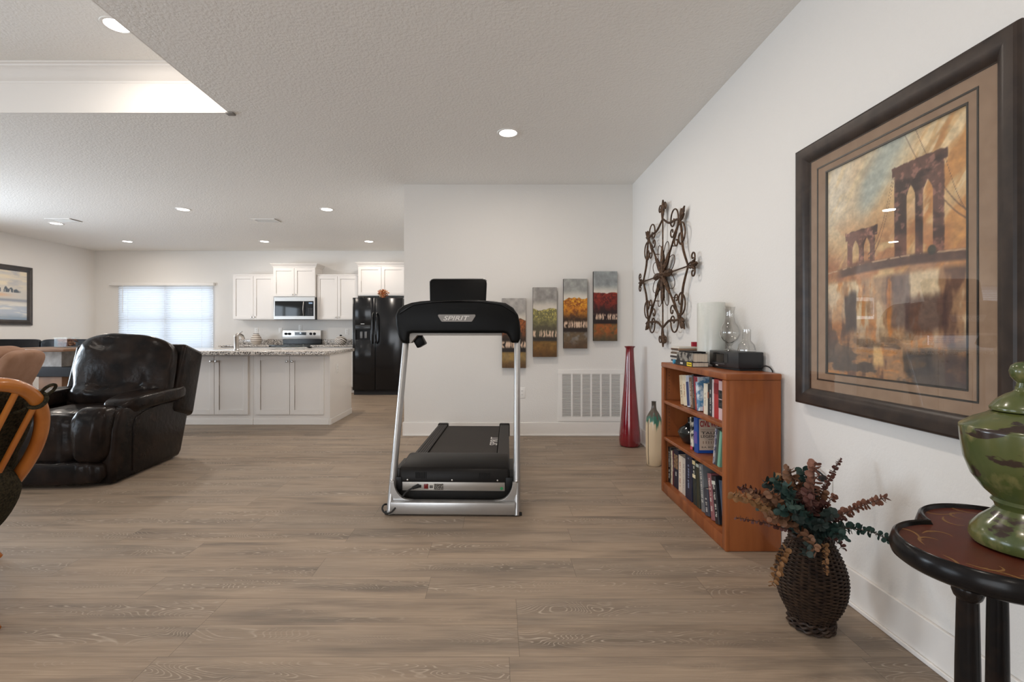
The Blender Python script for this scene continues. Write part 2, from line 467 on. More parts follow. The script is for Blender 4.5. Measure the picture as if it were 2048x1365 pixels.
# window stool of the kitchen window is hidden by the blind; blind hangs in front of the opening
M_slat = bpy.data.materials.new('white_blind_slat'); M_slat.use_nodes = True
nt = M_slat.node_tree; pb = nt.nodes['Principled BSDF']; pb.inputs['Base Color'].default_value = (.86, .87, .88, 1); pb.inputs['Roughness'].default_value = .5
tr = nt.nodes.new('ShaderNodeBsdfTranslucent'); tr.inputs[0].default_value = (.86, .9, .95, 1)
mx = nt.nodes.new('ShaderNodeMixShader'); mx.inputs[0].default_value = .62
nt.links.new(pb.outputs[0], mx.inputs[1]); nt.links.new(tr.outputs[0], mx.inputs[2]); nt.links.new(mx.outputs[0], nt.nodes['Material Output'].inputs[0])
bl = thing('window_blind', (-6.53, YF-.03, .74), 'white horizontal slat blind lowered over the kitchen window', 'blind')
build(bx(-7.57, -5.57, YF-.075, YF-.005, 2.045, 2.105, bev=.004), 'valance', M_white, bl)
build(bx(-7.44, -5.62, YF-.06, YF-.02, .745, .765, bev=.003), 'bottom_rail', M_white, bl)
mb = MB(); z = .79; tilt = math.radians(53)
while z < 2.045:
    M = Matrix.Translation((-6.53, YF-.038, z)) @ Matrix.Rotation(tilt, 4, 'X')
    mb.box(-.925, .925, -.025, .025, -.0013, .0013, M=M); z += .0435
build(mb, 'slats', M_slat, bl, flat=True)
for x in (-7.25, -6.53, -5.80): build(MB().cyl((x, YF-.066, .76), (x, YF-.066, 2.05), .0018, n=6), 'ladder_cord', M_white, bl)
build(MB().cyl((-7.35, YF-.072, 1.52), (-7.35, YF-.072, 2.05), .005, n=8), 'tilt_wand', M_white, bl)
# curtain bracket left of the blind
tag(build(bx(-7.64, -7.58, YF-.05, YF, 2.05, 2.075, bev=.004), 'curtain_bracket', M_white),
    'small white bracket on the wall left of the kitchen blind', 'bracket')

# baseboards
def baseboard(name, boxes):
    mb = MB()
    for b in boxes: mb.box(*b)
    return struct(build(mb, name, M_trim, bev=.004))
BH = .147
baseboard('baseboard_right', [(XR-.014, XR, YB, YN, 0, BH), (XR-.0245, XR-.0143, YB+.001, YN-.001, .0003, .018)])
baseboard('baseboard_back', [(XC-.0, XR-.014, YN-.014, YN, 0, BH), (XC+.001, XR-.026, YN-.0245, YN-.0143, .0003, .018)])
baseboard('baseboard_hall', [(XC-.014, XC, YN-.014, YF-.8, 0, BH)])
baseboard('baseboard_far', [(XL, -5.25, YF-.014, YF, 0, BH)])
baseboard('baseboard_left', [(XL, XL+.014, 1.5, YF-.014, 0, BH), (XL, XL+.014, YB, -1.3, 0, BH)])

# ================================================================== RECESSED LAMPS, VENTS, OUTLETS
LAMPS = [(.09, 3.86, ZC, 'recessed ceiling lamp nearest the wall of tree panels'),
         (.06, 2.22, ZC, 'recessed ceiling lamp nearest the camera, at the top edge of the photo'),
         (-2.40, 3.02, TZ, 'large recessed lamp inside the raised ceiling tray'),
         (-4.11, 6.26, ZC, 'recessed lamp on the ceiling above the left of the island front'),
         (-2.23, 6.26, ZC, 'recessed lamp on the ceiling above the right end of the island'),
         (-6.52, 7.07, ZC, 'recessed lamp beside the ceiling vent at the far left'),
         (-6.55, 8.47, ZC, 'recessed lamp on the ceiling before the kitchen window'),
         (-4.12, 8.47, ZC, 'recessed lamp on the ceiling above the microwave'),
         (-2.27, 8.47, ZC, 'recessed lamp on the ceiling above the black refrigerator'),
         (-5.6, 3.02, TZ, None), (-2.40, .3, TZ, None), (-5.6, .3, TZ, None), (.06, .3, ZC, None), (.06, -1.7, ZC, None)]
for x, y, z, lab in LAMPS:
    if lab:
        t = thing('ceiling_lamp', (x, y, z), lab, 'ceiling lamp', 'recessed ceiling lamps')
        build(MB().lathe([(.070, -.001), (.070, -.004), (.078, -.007), (.088, -.005), (.091, 0), (.07, 0)], (x, y, z), 36), 'trim_ring', M_white, t)
        build(MB().lathe([(.0001, -.003), (.071, -.003), (.071, 0)], (x, y, z), 36), 'lens', M_lens, t)
    area('lamp_light', (x, y, z-.012), (0, 0, -1), .13, .13, LAMP_W*(.6 if z > ZC else (.55 if y > 8 else 1.35) if y > 6 else .62 if y < 3 else 1), LAMP_C, 'DISK')

def ceiling_vent(x, y, sx, sy, lab):
    t = thing('ceiling_vent', (x, y, ZC), lab, 'vent', 'ceiling air vents')
    mb = MB(); f = .025
    mb.box(x-sx, x+sx, y-sy, y-sy+f, ZC-.010, ZC-.0005).box(x-sx, x+sx, y+sy-f, y+sy, ZC-.010, ZC-.0005)
    mb.box(x-sx, x-sx+f, y-sy+f, y+sy-f, ZC-.010, ZC-.0005).box(x+sx-f, x+sx, y-sy+f, y+sy-f, ZC-.010, ZC-.0005)
    build(mb, 'frame', M_white, t, bev=.003)
    mb = MB(); n = 7
    for k in range(n):
        yy = y-sy+f+(2*sy-2*f)*(k+.5)/n
        mb.box(-sx+f, sx-f, -.009, .009, -.001, .001, M=Matrix.Translation((x, yy, ZC-.006)) @ Matrix.Rotation(.6, 4, 'X'))
    build(mb, 'louvers', M_white, t, flat=True)
ceiling_vent(-6.22, 6.86, .18, .11, 'white ceiling air vent near the left wall beside a recessed lamp')
ceiling_vent(-3.32, 6.87, .17, .11, 'white ceiling air vent above the middle of the kitchen island')

# return-air grille low on the back wall
gx0, gx1, gz0, gz1 = .662, 1.388, .160, .722; gy = YN
t = thing('return_air_grille', (1.02, gy, gz0), 'large white return air grille low on the wall behind the red vase', 'grille')
mb = MB(); f = .048
mb.box(gx0, gx1, gy-.012, gy, gz0, gz0+f).box(gx0, gx1, gy-.012, gy, gz1-f, gz1).box(gx0, gx0+f, gy-.012, gy, gz0+f, gz1-f).box(gx1-f, gx1, gy-.012, gy, gz0+f, gz1-f)
for k in range(1, 6):
    q = gx0+f+(gx1-gx0-2*f)*k/6; mb.box(q-.009, q+.009, gy-.011, gy, gz0+f, gz1-f)
build(mb, 'frame', M_white, t, bev=.002)
build(bx(gx0+f, gx1-f, gy-.002, gy-.0005, gz0+f, gz1-f), 'duct_opening', mat('duct_grey', (.12, .11, .10), .8), t)
mb = MB(); n = 30
for k in range(n):
    zz = gz0+f+(gz1-gz0-2*f)*(k+.5)/n
    mb.box(-(gx1-gx0)/2+f, (gx1-gx0)/2-f, -.0066, .0066, -.0012, .0012, M=Matrix.Translation(((gx0+gx1)/2, gy-.007, zz)) @ Matrix.Rotation(-1.05, 4, 'X'))
build(mb, 'louvers', M_white, t, flat=True)

M_slot = mat('outlet_slot_dark', (.03, .028, .026), .6)
def outlet(loc, axis, lab, h=.117, wd=.072, kind='outlet'):
    """duplex outlet or rocker switch plate; axis = outward normal ('-y' or '-x' or '+x')"""
    R = {'-y': Matrix.Identity(4), '-x': Matrix.Rotation(-PI/2, 4, 'Z'), '+x': Matrix.Rotation(PI/2, 4, 'Z')}[axis]
    t = thing('wall_outlet' if kind == 'outlet' else 'light_switch', loc, lab, 'outlet' if kind == 'outlet' else 'light switch', local=True)
    t.rotation_euler = R.to_euler()
    build(bx(-wd/2, wd/2, -.006, -.0002, -h/2, h/2, bev=.002), 'cover_plate', M_white, t)
    if kind == 'outlet':
        for s in (-1, 1):
            sk = build(MB().prism([(.0165*math.cos(a), s*.0195+max(-.0125, min(.0125, .0165*math.sin(a)))) for a in np.linspace(0, 2*PI, 24, endpoint=False)], 'y', -.0085, -.005), 'socket', M_white, t)
            mb = MB()
            for q in (-.006, .006): mb.box(q-.0012, q+.0012, -.0092, -.0084, s*.0195-.001, s*.0195+.007)
            mb.cyl((0, -.0092, s*.0195-.006), (0, -.0084, s*.0195-.006), .0024, n=8)
            build(mb, 'slots', M_slot, sk)
    else:
        build(bx(-.016, .016, -.010, -.005, -.033, .033, bev=.002), 'rocker', M_white, t)
    return t
outlet(((1044-994)/183.6, YN, HC-(786-665)/183.6), '-y', 'white duplex outlet on the wall behind the right treadmill post')
outlet((XR, 2.135, .455), '-x', 'white outlet on the right wall behind the eucalyptus branches with a plug in it')
for u, v, lab, kd in ((513, 662, 'white outlet above the counter behind the striped vase', 'outlet'), (561, 662, 'white switch plate on the wall at the left edge of the range', 'switch'),
                  (601, 656, 'white outlet peeking above the middle of the range panel', 'outlet'), (694, 664, 'white outlet on the backsplash wall beside the refrigerator', 'outlet')):
    outlet(((u-994)/101.1, YF, HC-(v-665)/101.1), '-y', lab, kind=kd)
# ================================================================== KITCHEN
def shaker(x0, x1, y, z0, z1, name, parent, knob=None, st=.055, m=None):
    """a framed door at front plane y (facing -y) with a recessed panel; knob = (x,z)"""
    m = m or M_cab; g = .0025
    x0 += g; x1 -= g; z0 += g; z1 -= g
    mb = MB(); d = .02
    mb.box(x0, x0+st, y, y+d, z0, z1).box(x1-st, x1, y, y+d, z0, z1).box(x0+st, x1-st, y, y+d, z0, z0+st).box(x0+st, x1-st, y, y+d, z1-st, z1)
    mb.box(x0+st, x1-st, y+.011, y+d, z0+st, z1-st)
    o = build(mb, name, m, parent, bev=.002)
    if knob:
        kx, kz = knob
        build(MB().lathe([(.006, 0), (.005, .012), (.013, .018), (.015, .024), (.012, .029), (.0001, .031)], n=14).xf(Matrix.Translation((kx, y, kz)) @ Matrix.Rotation(PI/2, 4, 'X')), 'knob', M_nickel, o)
    return o
def cab_crown(mb, x0, x1, y0, y1, z, h=.07, out=.05):
    P = [(0, z), (.008, z), (.012, z+h*.25), (.03, z+h*.55), (out-.006, z+h*.85), (out, z+h*.87), (out, z+h)]
    rows = [[(x0-o, y1, q), (x0-o, y0-o, q), (x1+o, y0-o, q), (x1+o, y1, q)] for o, q in P]
    R = mb.grid(rows); mb._f(R[-1])
def upper(x0, x1, y, z0, z1, lab, crown_h=0, name='upper_cabinet'):
    t = thing(name, ((x0+x1)/2, YF, z0), lab, 'cabinet', 'white upper kitchen cabinets')
    build(bx(x0, x1, y+.02, YF-.003, z0, z1), 'cabinet_box', M_cab, t, bev=.002)
    xm = (x0+x1)/2
    shaker(x0, xm, y, z0+.012, z1-.012, 'door', t, (xm-.028, z0+.05)); shaker(xm, x1, y, z0+.012, z1-.012, 'door', t, (xm+.028, z0+.05))
    mb = MB()
    if crown_h: cab_crown(mb, x0, x1, y+.02, YF-.003, z1-.002, crown_h)
    else: mb.box(x0-.004, x1+.004, y+.012, YF-.003, z1-.001, z1+.022)
    build(mb, 'crown_moulding' if crown_h else 'top_moulding', M_cab, t, angle=25)
    return t
upper(-5.045, -4.262, 9.126, 1.367, 2.215, 'white two-door upper cabinet left of the microwave')
upper(-4.250, -3.452, 9.075, 1.795, 2.365, 'short white upper cabinet with crown moulding above the microwave', .07)
upper(-3.440, -2.655, 9.126, 1.367, 2.215, 'white two-door upper cabinet between microwave and refrigerator')
upper(-2.615, -1.735, 8.99, 1.812, 2.375, 'white crown-moulded cabinet above the black refrigerator', .07)

# microwave
t = thing('microwave', (-3.82, YF, 1.364), 'stainless steel microwave mounted over the range', 'microwave')
mx0, mx1, my, mz0, mz1 = -4.217, -3.443, 9.03, 1.372, 1.792
build(bx(mx0, mx1, my+.03, YF-.002, mz0, mz1, bev=.004), 'housing', M_black, t)
mb = MB(); mb.box(mx0, mx1, my, my+.03, mz1-.075, mz1).box(mx0, mx1, my, my+.03, mz0, mz0+.062)
mb.box(mx0, mx0+.022, my, my+.03, mz0+.062, mz1-.075).box(mx1-.022, mx1, my, my+.03, mz0+.062, mz1-.075)
build(mb, 'front_frame', M_steel, t, bev=.003)
build(bx(mx0+.022, mx1-.185, my+.006, my+.028, mz0+.062, mz1-.075), 'door_glass', M_blackglass, t)
pn = build(bx(mx1-.185, mx1-.022, my+.004, my+.028, mz0+.062, mz1-.075), 'control_panel', M_blackgloss, t)
build(bx(mx1-.115, mx1-.045, my+.0025, my+.004, mz1-.125, mz1-.100), 'display', mat('blue_display', (.02, .03, .06), .2, emit=(.55, .75, 1), estr=.6), pn)
mb = MB()
for i in range(3):
    for j in range(5): mb.box(mx1-.130+i*.032, mx1-.112+i*.032, my+.003, my+.004, mz0+.09+j*.027, mz0+.102+j*.027)
build(mb, 'buttons', mat('button_grey', (.06, .062, .065), .4), pn)
hp = [(mx1-.205+.018*math.sin(PI*k/12)*0-.0, my-.012-.028*math.sin(PI*k/12), mz0+.075+(mz1-mz0-.165)*k/12) for k in range(13)]
build(MB().tube(hp, .013, 10, flat=.8), 'handle', M_steel, t)

# range
t = thing('range', (-3.82, YF, 0), 'stainless steel electric range with black glass cooktop under the microwave', 'range')
rx0, rx1 = -4.20, -3.452
build(bx(rx0, rx1, 8.86, 9.43, .08, .878), 'oven_body', M_steel, t, bev=.003)
build(bx(rx0-.002, rx1+.002, 8.80, 9.37, .878, .895, bev=.004), 'cooktop', M_blackglass, t)
build(bx(rx0, rx1, 8.805, 8.859, .16, .87, bev=.006), 'oven_door', M_blackglass, t)
mb = MB(); mb.tube([(rx0+.03, 8.79, .835), (rx0+.03, 8.762, .842), (rx1-.03, 8.762, .842), (rx1-.03, 8.79, .835)], .014, 10)
build(mb, 'oven_handle', M_steel, t)
build(bx(rx0, rx1, 9.375, 9.445, .895, .992), 'backguard_base', M_blackgloss, t, bev=.003)
bg = build(bx(rx0, rx1, 9.36, 9.445, .992, 1.165, bev=.004), 'backguard', M_steel, t)
for kx in (-4.135, -4.065, -3.645, -3.572):
    build(MB().lathe([(.026, 0), (.025, .02), (.02, .028), (.0001, .029)], n=18).xf(Matrix.Translation((kx, 9.36, 1.098)) @ Matrix.Rotation(PI/2, 4, 'X')), 'burner_knob', M_black, bg)
build(bx(-3.96, -3.735, 9.357, 9.361, 1.072, 1.128), 'clock_panel', M_blackglass, bg)
build(bx(-3.862, -3.835, 9.3555, 9.3572, 1.108, 1.118), 'clock_digits', mat('clock_glow', (.5, .6, .8), .3, emit=(.7, .85, 1), estr=2.5), bg)

# base cabinets and counters along the far wall
def base_cab(x0, x1, y, lab, drawer=True):
    t = thing('base_cabinet', ((x0+x1)/2, YF, 0), lab, 'cabinet', 'white base cabinets along the far wall')
    build(bx(x0, x1, y+.02, YF-.003, .10, .8575), 'cabinet_box', M_cab, t, bev=.002)
    build(bx(x0, x1, y+.08, YF-.003, 0, .10), 'toe_kick', M_cab, t)
    xm = (x0+x1)/2
    shaker(x0, xm, y, .11, .66, 'door', t, (xm-.03, .61)); shaker(xm, x1, y, .11, .66, 'door', t, (xm+.03, .61))
    shaker(x0, x1, y, .67, .85, 'drawer', t, (xm, .76), st=.04)
base_cab(-5.13, -4.212, 8.85, 'white base cabinet left of the range, mostly behind the island')
base_cab(-3.440, -2.605, 8.85, 'white base cabinet between the range and the refrigerator')
def counter(x0, x1, lab):
    t = thing('countertop', ((x0+x1)/2, YF, .858), lab, 'countertop', 'far wall granite countertops')
    build(bx(x0, x1, 8.82, YF, .858, .888, bev=.004), 'slab', M_granite, t)
    build(bx(x0, x1, YF-.022, YF-.0005, .888, .992, bev=.003), 'backsplash', M_granite, t)
counter(-5.145, -4.207, 'speckled granite counter and backsplash left of the range')
counter(-3.445, -2.600, 'speckled granite counter and backsplash beside the refrigerator')

# refrigerator
t = thing('refrigerator', (-2.13, 8.9, 0), 'glossy black side-by-side refrigerator with dispenser', 'refrigerator')
fx0, fx1, fy, fz = -2.587, -1.690, 8.56, 1.748
build(bx(fx0+.005, fx1-.005, fy+.075, 9.42, .02, fz-.012, bev=.004), 'body', M_black, t)
build(bx(fx0+.01, fx1-.01, fy+.05, fy+.075, .0, .085), 'base_grille', M_rubber, t)
xs = -2.183
mb = MB(); d0, d1, e0, e1 = -2.535, -2.265, .985, 1.255      # dispenser recess cut out of the freezer door
mb.box(fx0, d0, fy, fy+.072, .09, fz, bev=.006).box(d1, xs-.003, fy, fy+.072, .09, fz, bev=.006).box(d0-.01, d1+.01, fy, fy+.072, .09, e0, bev=.004).box(d0-.01, d1+.01, fy, fy+.072, e1, fz, bev=.004)
fd = build(mb, 'freezer_door', M_blackgloss, t)
build(bx(xs+.003, fx1, fy, fy+.072, .09, fz, bev=.01), 'refrigerator_door', M_blackgloss, t)
dp = build(bx(d0-.002, d1+.002, fy+.055, fy+.07, e0-.002, e1+.002), 'dispenser_recess', M_black, t)
build(bx(d0, d1, fy-.004, fy+.05, 1.175, e1, bev=.004), 'dispenser_panel', mat('dispenser_dark', (.02, .021, .023), .25), dp)
mb = MB()
for q in (-2.44, -2.36): mb.box(q-.022, q+.022, fy+.035, fy+.052, 1.02, 1.14, bev=.006)
build(mb, 'paddle', mat('paddle_grey', (.16, .16, .16), .3), dp)
build(bx(d0, d1, fy+.002, fy+.05, e0, e0+.012, bev=.003), 'drip_tray', M_black, dp)
build(bx(-2.44, -2.375, fy-.002, fy+.0005, 1.272, 1.284), 'badge', M_steel, fd)
for x, dr in ((xs-.035, -1), (xs+.035, 1)):
    P = [(x, fy-.001, .93), (x, fy-.045, .96), (x, fy-.058, 1.05)]+[(x, fy-.060, 1.05+.3*k/6) for k in range(1, 6)]+[(x, fy-.058, 1.38), (x, fy-.045, 1.44), (x, fy-.001, 1.47)]
    build(MB().tube(P, .0145, 10), 'handle', M_blackgloss, t)

# ---- island
IY, IX0, IX1 = 5.80, -4.79, -2.045
for k, lab in enumerate(('white island cabinet unit partly behind the recliner', 'white two-door island cabinet unit in the middle, right of the recliner', 'white island cabinet unit at the right end with side panel')):
    x0 = IX0+.912*k+.0; x1 = x0+.912
    if k == 2: x1 = IX1
    t = thing('island_cabinet', ((x0+x1)/2, IY, 0), lab, 'cabinet', 'white kitchen island cabinets')
    build(bx(x0+.0005, x1-.0005, IY+.02, 6.66, .076, .862), 'cabinet_box', M_cab, t, bev=.002)
    xm = (x0+x1)/2-.01
    shaker(x0+.035, xm, IY, .127, .842, 'door', t, (xm-.032, .775)); shaker(xm, x1-.055, IY, .127, .842, 'door', t, (xm+.032, .775))
    mb = MB(); mb.box(x0+.0005, x1-.0005, IY+.012, 6.66, 0, .076)
    build(mb, 'baseboard', M_trim, t, bev=.006)
    if k == 2:
        build(bx(x1-.0005, x1+.014, IY+.012, 6.67, .0, .862), 'end_panel', M_cab, t, bev=.002)
        build(bx(x1+.014, x1+.026, IY+.02, 6.66, .0, .072), 'shoe_moulding', M_trim, t, bev=.004)
outlet((IX1+.014, 6.07, .672), '+x', 'white outlet on the side panel of the kitchen island')
t = thing('island_countertop', (-3.4, 6.1, .862), 'long speckled granite countertop of the kitchen island', 'countertop')
build(bx(-4.84, -1.997, 5.545, 6.70, .862, .905, bev=.008), 'slab', M_granite, t)
# sink edge and faucet
sx0, sx1, sy0, sy1 = -3.62, -2.90, 5.98, 6.42
mb = MB(); mb.box(sx0, sx1, sy0, sy0+.012, .903, .908).box(sx0, sx1, sy1-.012, sy1, .903, .908).box(sx0, sx0+.012, sy0, sy1, .903, .908).box(sx1-.012, sx1, sy0, sy1, .903, .908)
mb.box(sx0+.012, sx1-.012, sy0+.012, sy1-.012, .9035, .9055)
build(mb, 'sink', M_steel, t)
fxx, fyy = -3.163, 5.80
t = thing('kitchen_faucet', (fxx, fyy, .905), 'brushed nickel faucet standing on the island countertop', 'faucet')
build(MB().lathe([(.034, 0), (.034, .012), (.027, .02), (.026, .165), (.029, .17), (.029, .178), (.02, .19), (.0001, .195)], (fxx, fyy, .9056), 24), 'body', M_nickel, t)
build(MB().tube([(fxx, fyy, 1.085), (fxx-.012, fyy+.04, 1.10), (fxx-.02, fyy+.11, 1.105), (fxx-.026, fyy+.18, 1.085), (fxx-.03, fyy+.215, 1.045)], [.021, .02, .019, .019, .021], 12), 'spout', M_nickel, t)
build(MB().tube([(fxx+.005, fyy, 1.085), (fxx+.03, fyy-.005, 1.10), (fxx+.05, fyy-.008, 1.125), (fxx+.075, fyy-.01, 1.135)], [.012, .009, .008, .009], 10), 'lever', M_nickel, t)

# pottery on the far counter
def banded(name, c1, c2, n, thr=.5, kind='z'):
    m = mat(name, c1, .5); nt = m.node_tree; L = nt.links; tc = nt.nodes.new('ShaderNodeTexCoord')
    wv = nt.nodes.new('ShaderNodeTexWave'); wv.inputs['Scale'].default_value = n
    if kind == 'z': wv.bands_direction = 'Z'
    else: wv.wave_type = 'RINGS'; wv.rings_direction = 'Y'; wv.inputs['Distortion'].default_value = 2.5
    L.new(tc.outputs['Object'], wv.inputs['Vector'])
    r = nt.nodes.new('ShaderNodeValToRGB'); r.color_ramp.elements[0].position = thr-.06; r.color_ramp.elements[1].position = thr+.06
    r.color_ramp.elements[0].color = (*c2, 1); r.color_ramp.elements[1].color = (*c1, 1)
    L.new(wv.outputs['Fac'], r.inputs[0]); L.new(r.outputs[0], nt.nodes['Principled BSDF'].inputs['Base Color']); return m
px, py = (512.5-994)/104.0, 9.19
tag(build(MB().lathe([(.055, 0), (.075, .01), (.098, .06), (.102, .10), (.085, .15), (.056, .185), (.05, .2), (.054, .212), (.045, .21), (.04, .19), (.0001, .18)], (px, py, .8886), 32),
    'striped_vase', banded('cream_brown_stripes', (.72, .66, .58), (.12, .08, .06), 9, .32), origin=(px, py, .888)), 'cream vase with thin brown stripes on the far counter', 'vase')
px, py = (681.5-994)/104.0, 9.19
t = thing('lidded_pot', (px, py, .888), 'round pot with black swirl pattern on the counter beside the refrigerator', 'pot')
build(MB().lathe([(.06, 0), (.09, .012), (.118, .065), (.112, .10), (.08, .145), (.035, .165), (.0001, .168)], (px, py, .8886), 36), 'pot_body', banded('swirl_glaze', (.74, .70, .64), (.05, .04, .04), 11, .42, 'r'), t)
build(MB().lathe([(.016, .16), (.022, .178), (.020, .19), (.0001, .193)], (px, py, .888), 16), 'stopper', M_black, t)

# orange dried flower bunch on the refrigerator
px, py, pz = (766-994)/110.5, 8.66, 1.7485
t = thing('dried_flower_bunch', (px, py, pz), 'small orange dried flower bunch standing on the refrigerator', 'dried flowers')
build(MB().lathe([(.03, 0), (.035, .01), (.028, .06), (.02, .07), (.0001, .07)], (px, py, pz), 16), 'holder', mat('rust_ceramic', (.38, .13, .05), .6), t)
mb = MB(); rg = random.Random(3)
for k in range(420):
    th = rg.random()*2*PI; ph = math.acos(rg.uniform(-.8, 1)); r = .088*rg.uniform(.45, 1)
    c0 = Vector((px+r*math.sin(ph)*math.cos(th), py+.8*r*math.sin(ph)*math.sin(th), pz+.082+r*.95*math.cos(ph)))
    q = Matrix.Translation(c0) @ Matrix.Rotation(rg.random()*6, 4, 'Z') @ Matrix.Rotation(rg.uniform(-1.2, 1.2), 4, 'X')
    mb.mi = rg.randrange(3)
    L_ = .032
    pts = [(0, 0, 0), (L_*.5, L_*.35, .004), (L_, 0, .008), (L_*.5, -L_*.35, .004)]
    mb._f([mb.bm.verts.new(q @ Vector(p)) for p in pts])
build(mb, 'petals', [mat('petal_orange', (.62, .20, .06), .8), mat('petal_rust', (.40, .11, .04), .8), mat('petal_cream', (.70, .45, .25), .8)], t, flat=True)
# ================================================================== DINING NOOK AND SEATING (left)
def leather(name, col, rough, col2, bump=.18):
    return mat(name, col, rough, spec=.16, col2=col2, nscale=9, bump=bump, bscale=26)
M_leather = leather('black_leather', (.007, .006, .006), .25, (.020, .013, .010), .22)
M_dleather = leather('dining_black_leather', (.010, .011, .013), .33, (.014, .014, .016), .05)
M_dwood = mat('dark_walnut_wood', (.11, .055, .03), .35, col2=(.20, .10, .05), nscale=5, stretch=(1, 1, .15))
M_stone = mat('grey_brown_stone', (.33, .30, .27), .6, col2=(.22, .195, .175), nscale=12)
# counter-height table
tx, ty = -5.98, 6.55
t = thing('dining_table', (tx, ty, 0), 'tall dark wood dining table with glass cube on it', 'table')
build(bx(tx-.62, tx+.47, ty-.48, ty+.48, .880, .915, bev=.008), 'tabletop', M_dwood, t)
build(bx(tx-.155, tx+.155, ty-.155, ty+.155, .665, .880, M=None), 'pedestal_capital', M_stone, t, bev=.004)
sh = build(bx(tx-.42, tx+.40, ty-.20, ty+.2, .535, .665), 'apron_shelf', M_dleather, t, bev=.006)
build(bx(tx-.16, tx+.155, ty-.15, ty+.15, .06, .535), 'pedestal', M_dwood, t, bev=.006)
build(bx(tx-.40, tx+.38, ty-.30, ty+.30, 0, .06), 'foot_plate', M_dwood, t, bev=.008)
# glass cube with brown potpourri
gx, gy, gz = -5.955, 6.62, .915
t = thing('glass_cube_bowl', (gx, gy, gz), 'clear glass cube filled with brown potpourri on the dining table', 'bowl')
mb = MB(); a, h, th = .094, .145, .006
mb.box(gx-a, gx+a, gy-a, gy-a+th, gz, gz+h).box(gx-a, gx+a, gy+a-th, gy+a, gz, gz+h).box(gx-a, gx-a+th, gy-a+th, gy+a-th, gz, gz+h).box(gx+a-th, gx+a, gy-a+th, gy+a-th, gz, gz+h).box(gx-a+th, gx+a-th, gy-a+th, gy+a-th, gz, gz+.012)
build(mb, 'glass_walls', glass('clear_glass', (.97, .98, .98), .012), t)
mb = MB(); rg = random.Random(5)
for k in range(170):
    q = Matrix.Translation((gx+rg.uniform(-.072, .072), gy+rg.uniform(-.072, .072), gz+.022+rg.uniform(0, .095))) @ Matrix.Rotation(rg.random()*6, 4, 'Z') @ Matrix.Rotation(rg.random()*3, 4, 'X')
    mb.mi = rg.randrange(2); mb.box(-.016, .016, -.009, .009, -.003, .003, M=q)
build(mb, 'potpourri', [mat('potpourri_brown', (.13, .05, .03), .8), mat('potpourri_tan', (.32, .17, .10), .8)], t, flat=True)['kind'] = 'stuff'
# tall black leather chairs round the table
def dining_chair(cx, cy, rz, lab, wd=.50, top=1.02):
    t = thing('dining_chair', (cx, cy, 0), lab, 'chair', 'tall black leather dining chairs', rz=rz, local=True)
    hw = wd/2
    build(MB().pillow((0, 0, .60), (hw, .24, .055), .25), 'seat', M_dleather, t)
    def bend(p, q): return (q.x, q.y-.10*(abs(p[0])**2)*.9, q.z)
    build(MB().pillow((0, .215, .815), (hw+.02, .035, .205+(top-1.02)), .22, fn=bend), 'backrest', M_dleather, t)
    for sx in (-1, 1):
        for sy in (-1, 1):
            x0, y0 = sx*(hw-.05), sy*.18
            build(MB().tube([(x0, y0, .56), (x0*1.08, y0*1.12, 0)], [.026, .018], 4), 'leg', M_dwood, t, flat=True)
    build(MB().box(-hw+.06, hw-.06, -.205, -.18, .20, .23), 'footrest', M_dwood, t, bev=.003)
    return t
dining_chair(-7.50, 7.30, 0, 'tall black leather chair farthest left behind the tan recliner', .78)
dining_chair(-6.64, 7.32, 0, 'wide tall black leather chair behind the glass cube on the dining table', .86)
dining_chair(-5.92, 7.38, 0, 'tall black leather chair behind the right end of the dining table, beside the recliner back', .50)

# seascape painting on the left wall
M_frame_l = mat('dark_bronze_frame', (.045, .042, .042), .28, col2=(.07, .06, .055), nscale=8)
def frame_mb(axis_pt, U, V, N, w_, h_, prof):
    """picture frame: profile points (inset from the outer edge, height off the wall)"""
    O, U, V, N = Vector(axis_pt), Vector(U), Vector(V), Vector(N)
    mb = MB(); rows = []
    for (i, hgt) in prof:
        rows.append([O+U*i+V*i+N*hgt, O+U*(w_-i)+V*i+N*hgt, O+U*(w_-i)+V*(h_-i)+N*hgt, O+U*i+V*(h_-i)+N*hgt])
    mb.grid(rows, closed_u=True); return mb
fprof = [(0, 0), (0, .022), (.006, .030), (.014, .030), (.02, .026), (.05, .036), (.062, .040), (.070, .036), (.074, .024), (.085, .020), (.09, .010), (.09, .0)]
t = thing('framed_seascape', (XL, 7.55, 1.245), 'dark framed landscape painting on the left wall', 'painting')
Y0, Y1, Z0, Z1 = 6.85, 8.16, 1.245, 2.225
build(frame_mb((XL+.001, Y0, Z0), (0, 1, 0), (0, 0, 1), (1, 0, 0), Y1-Y0, Z1-Z0, fprof), 'frame', M_frame_l, t, angle=20)
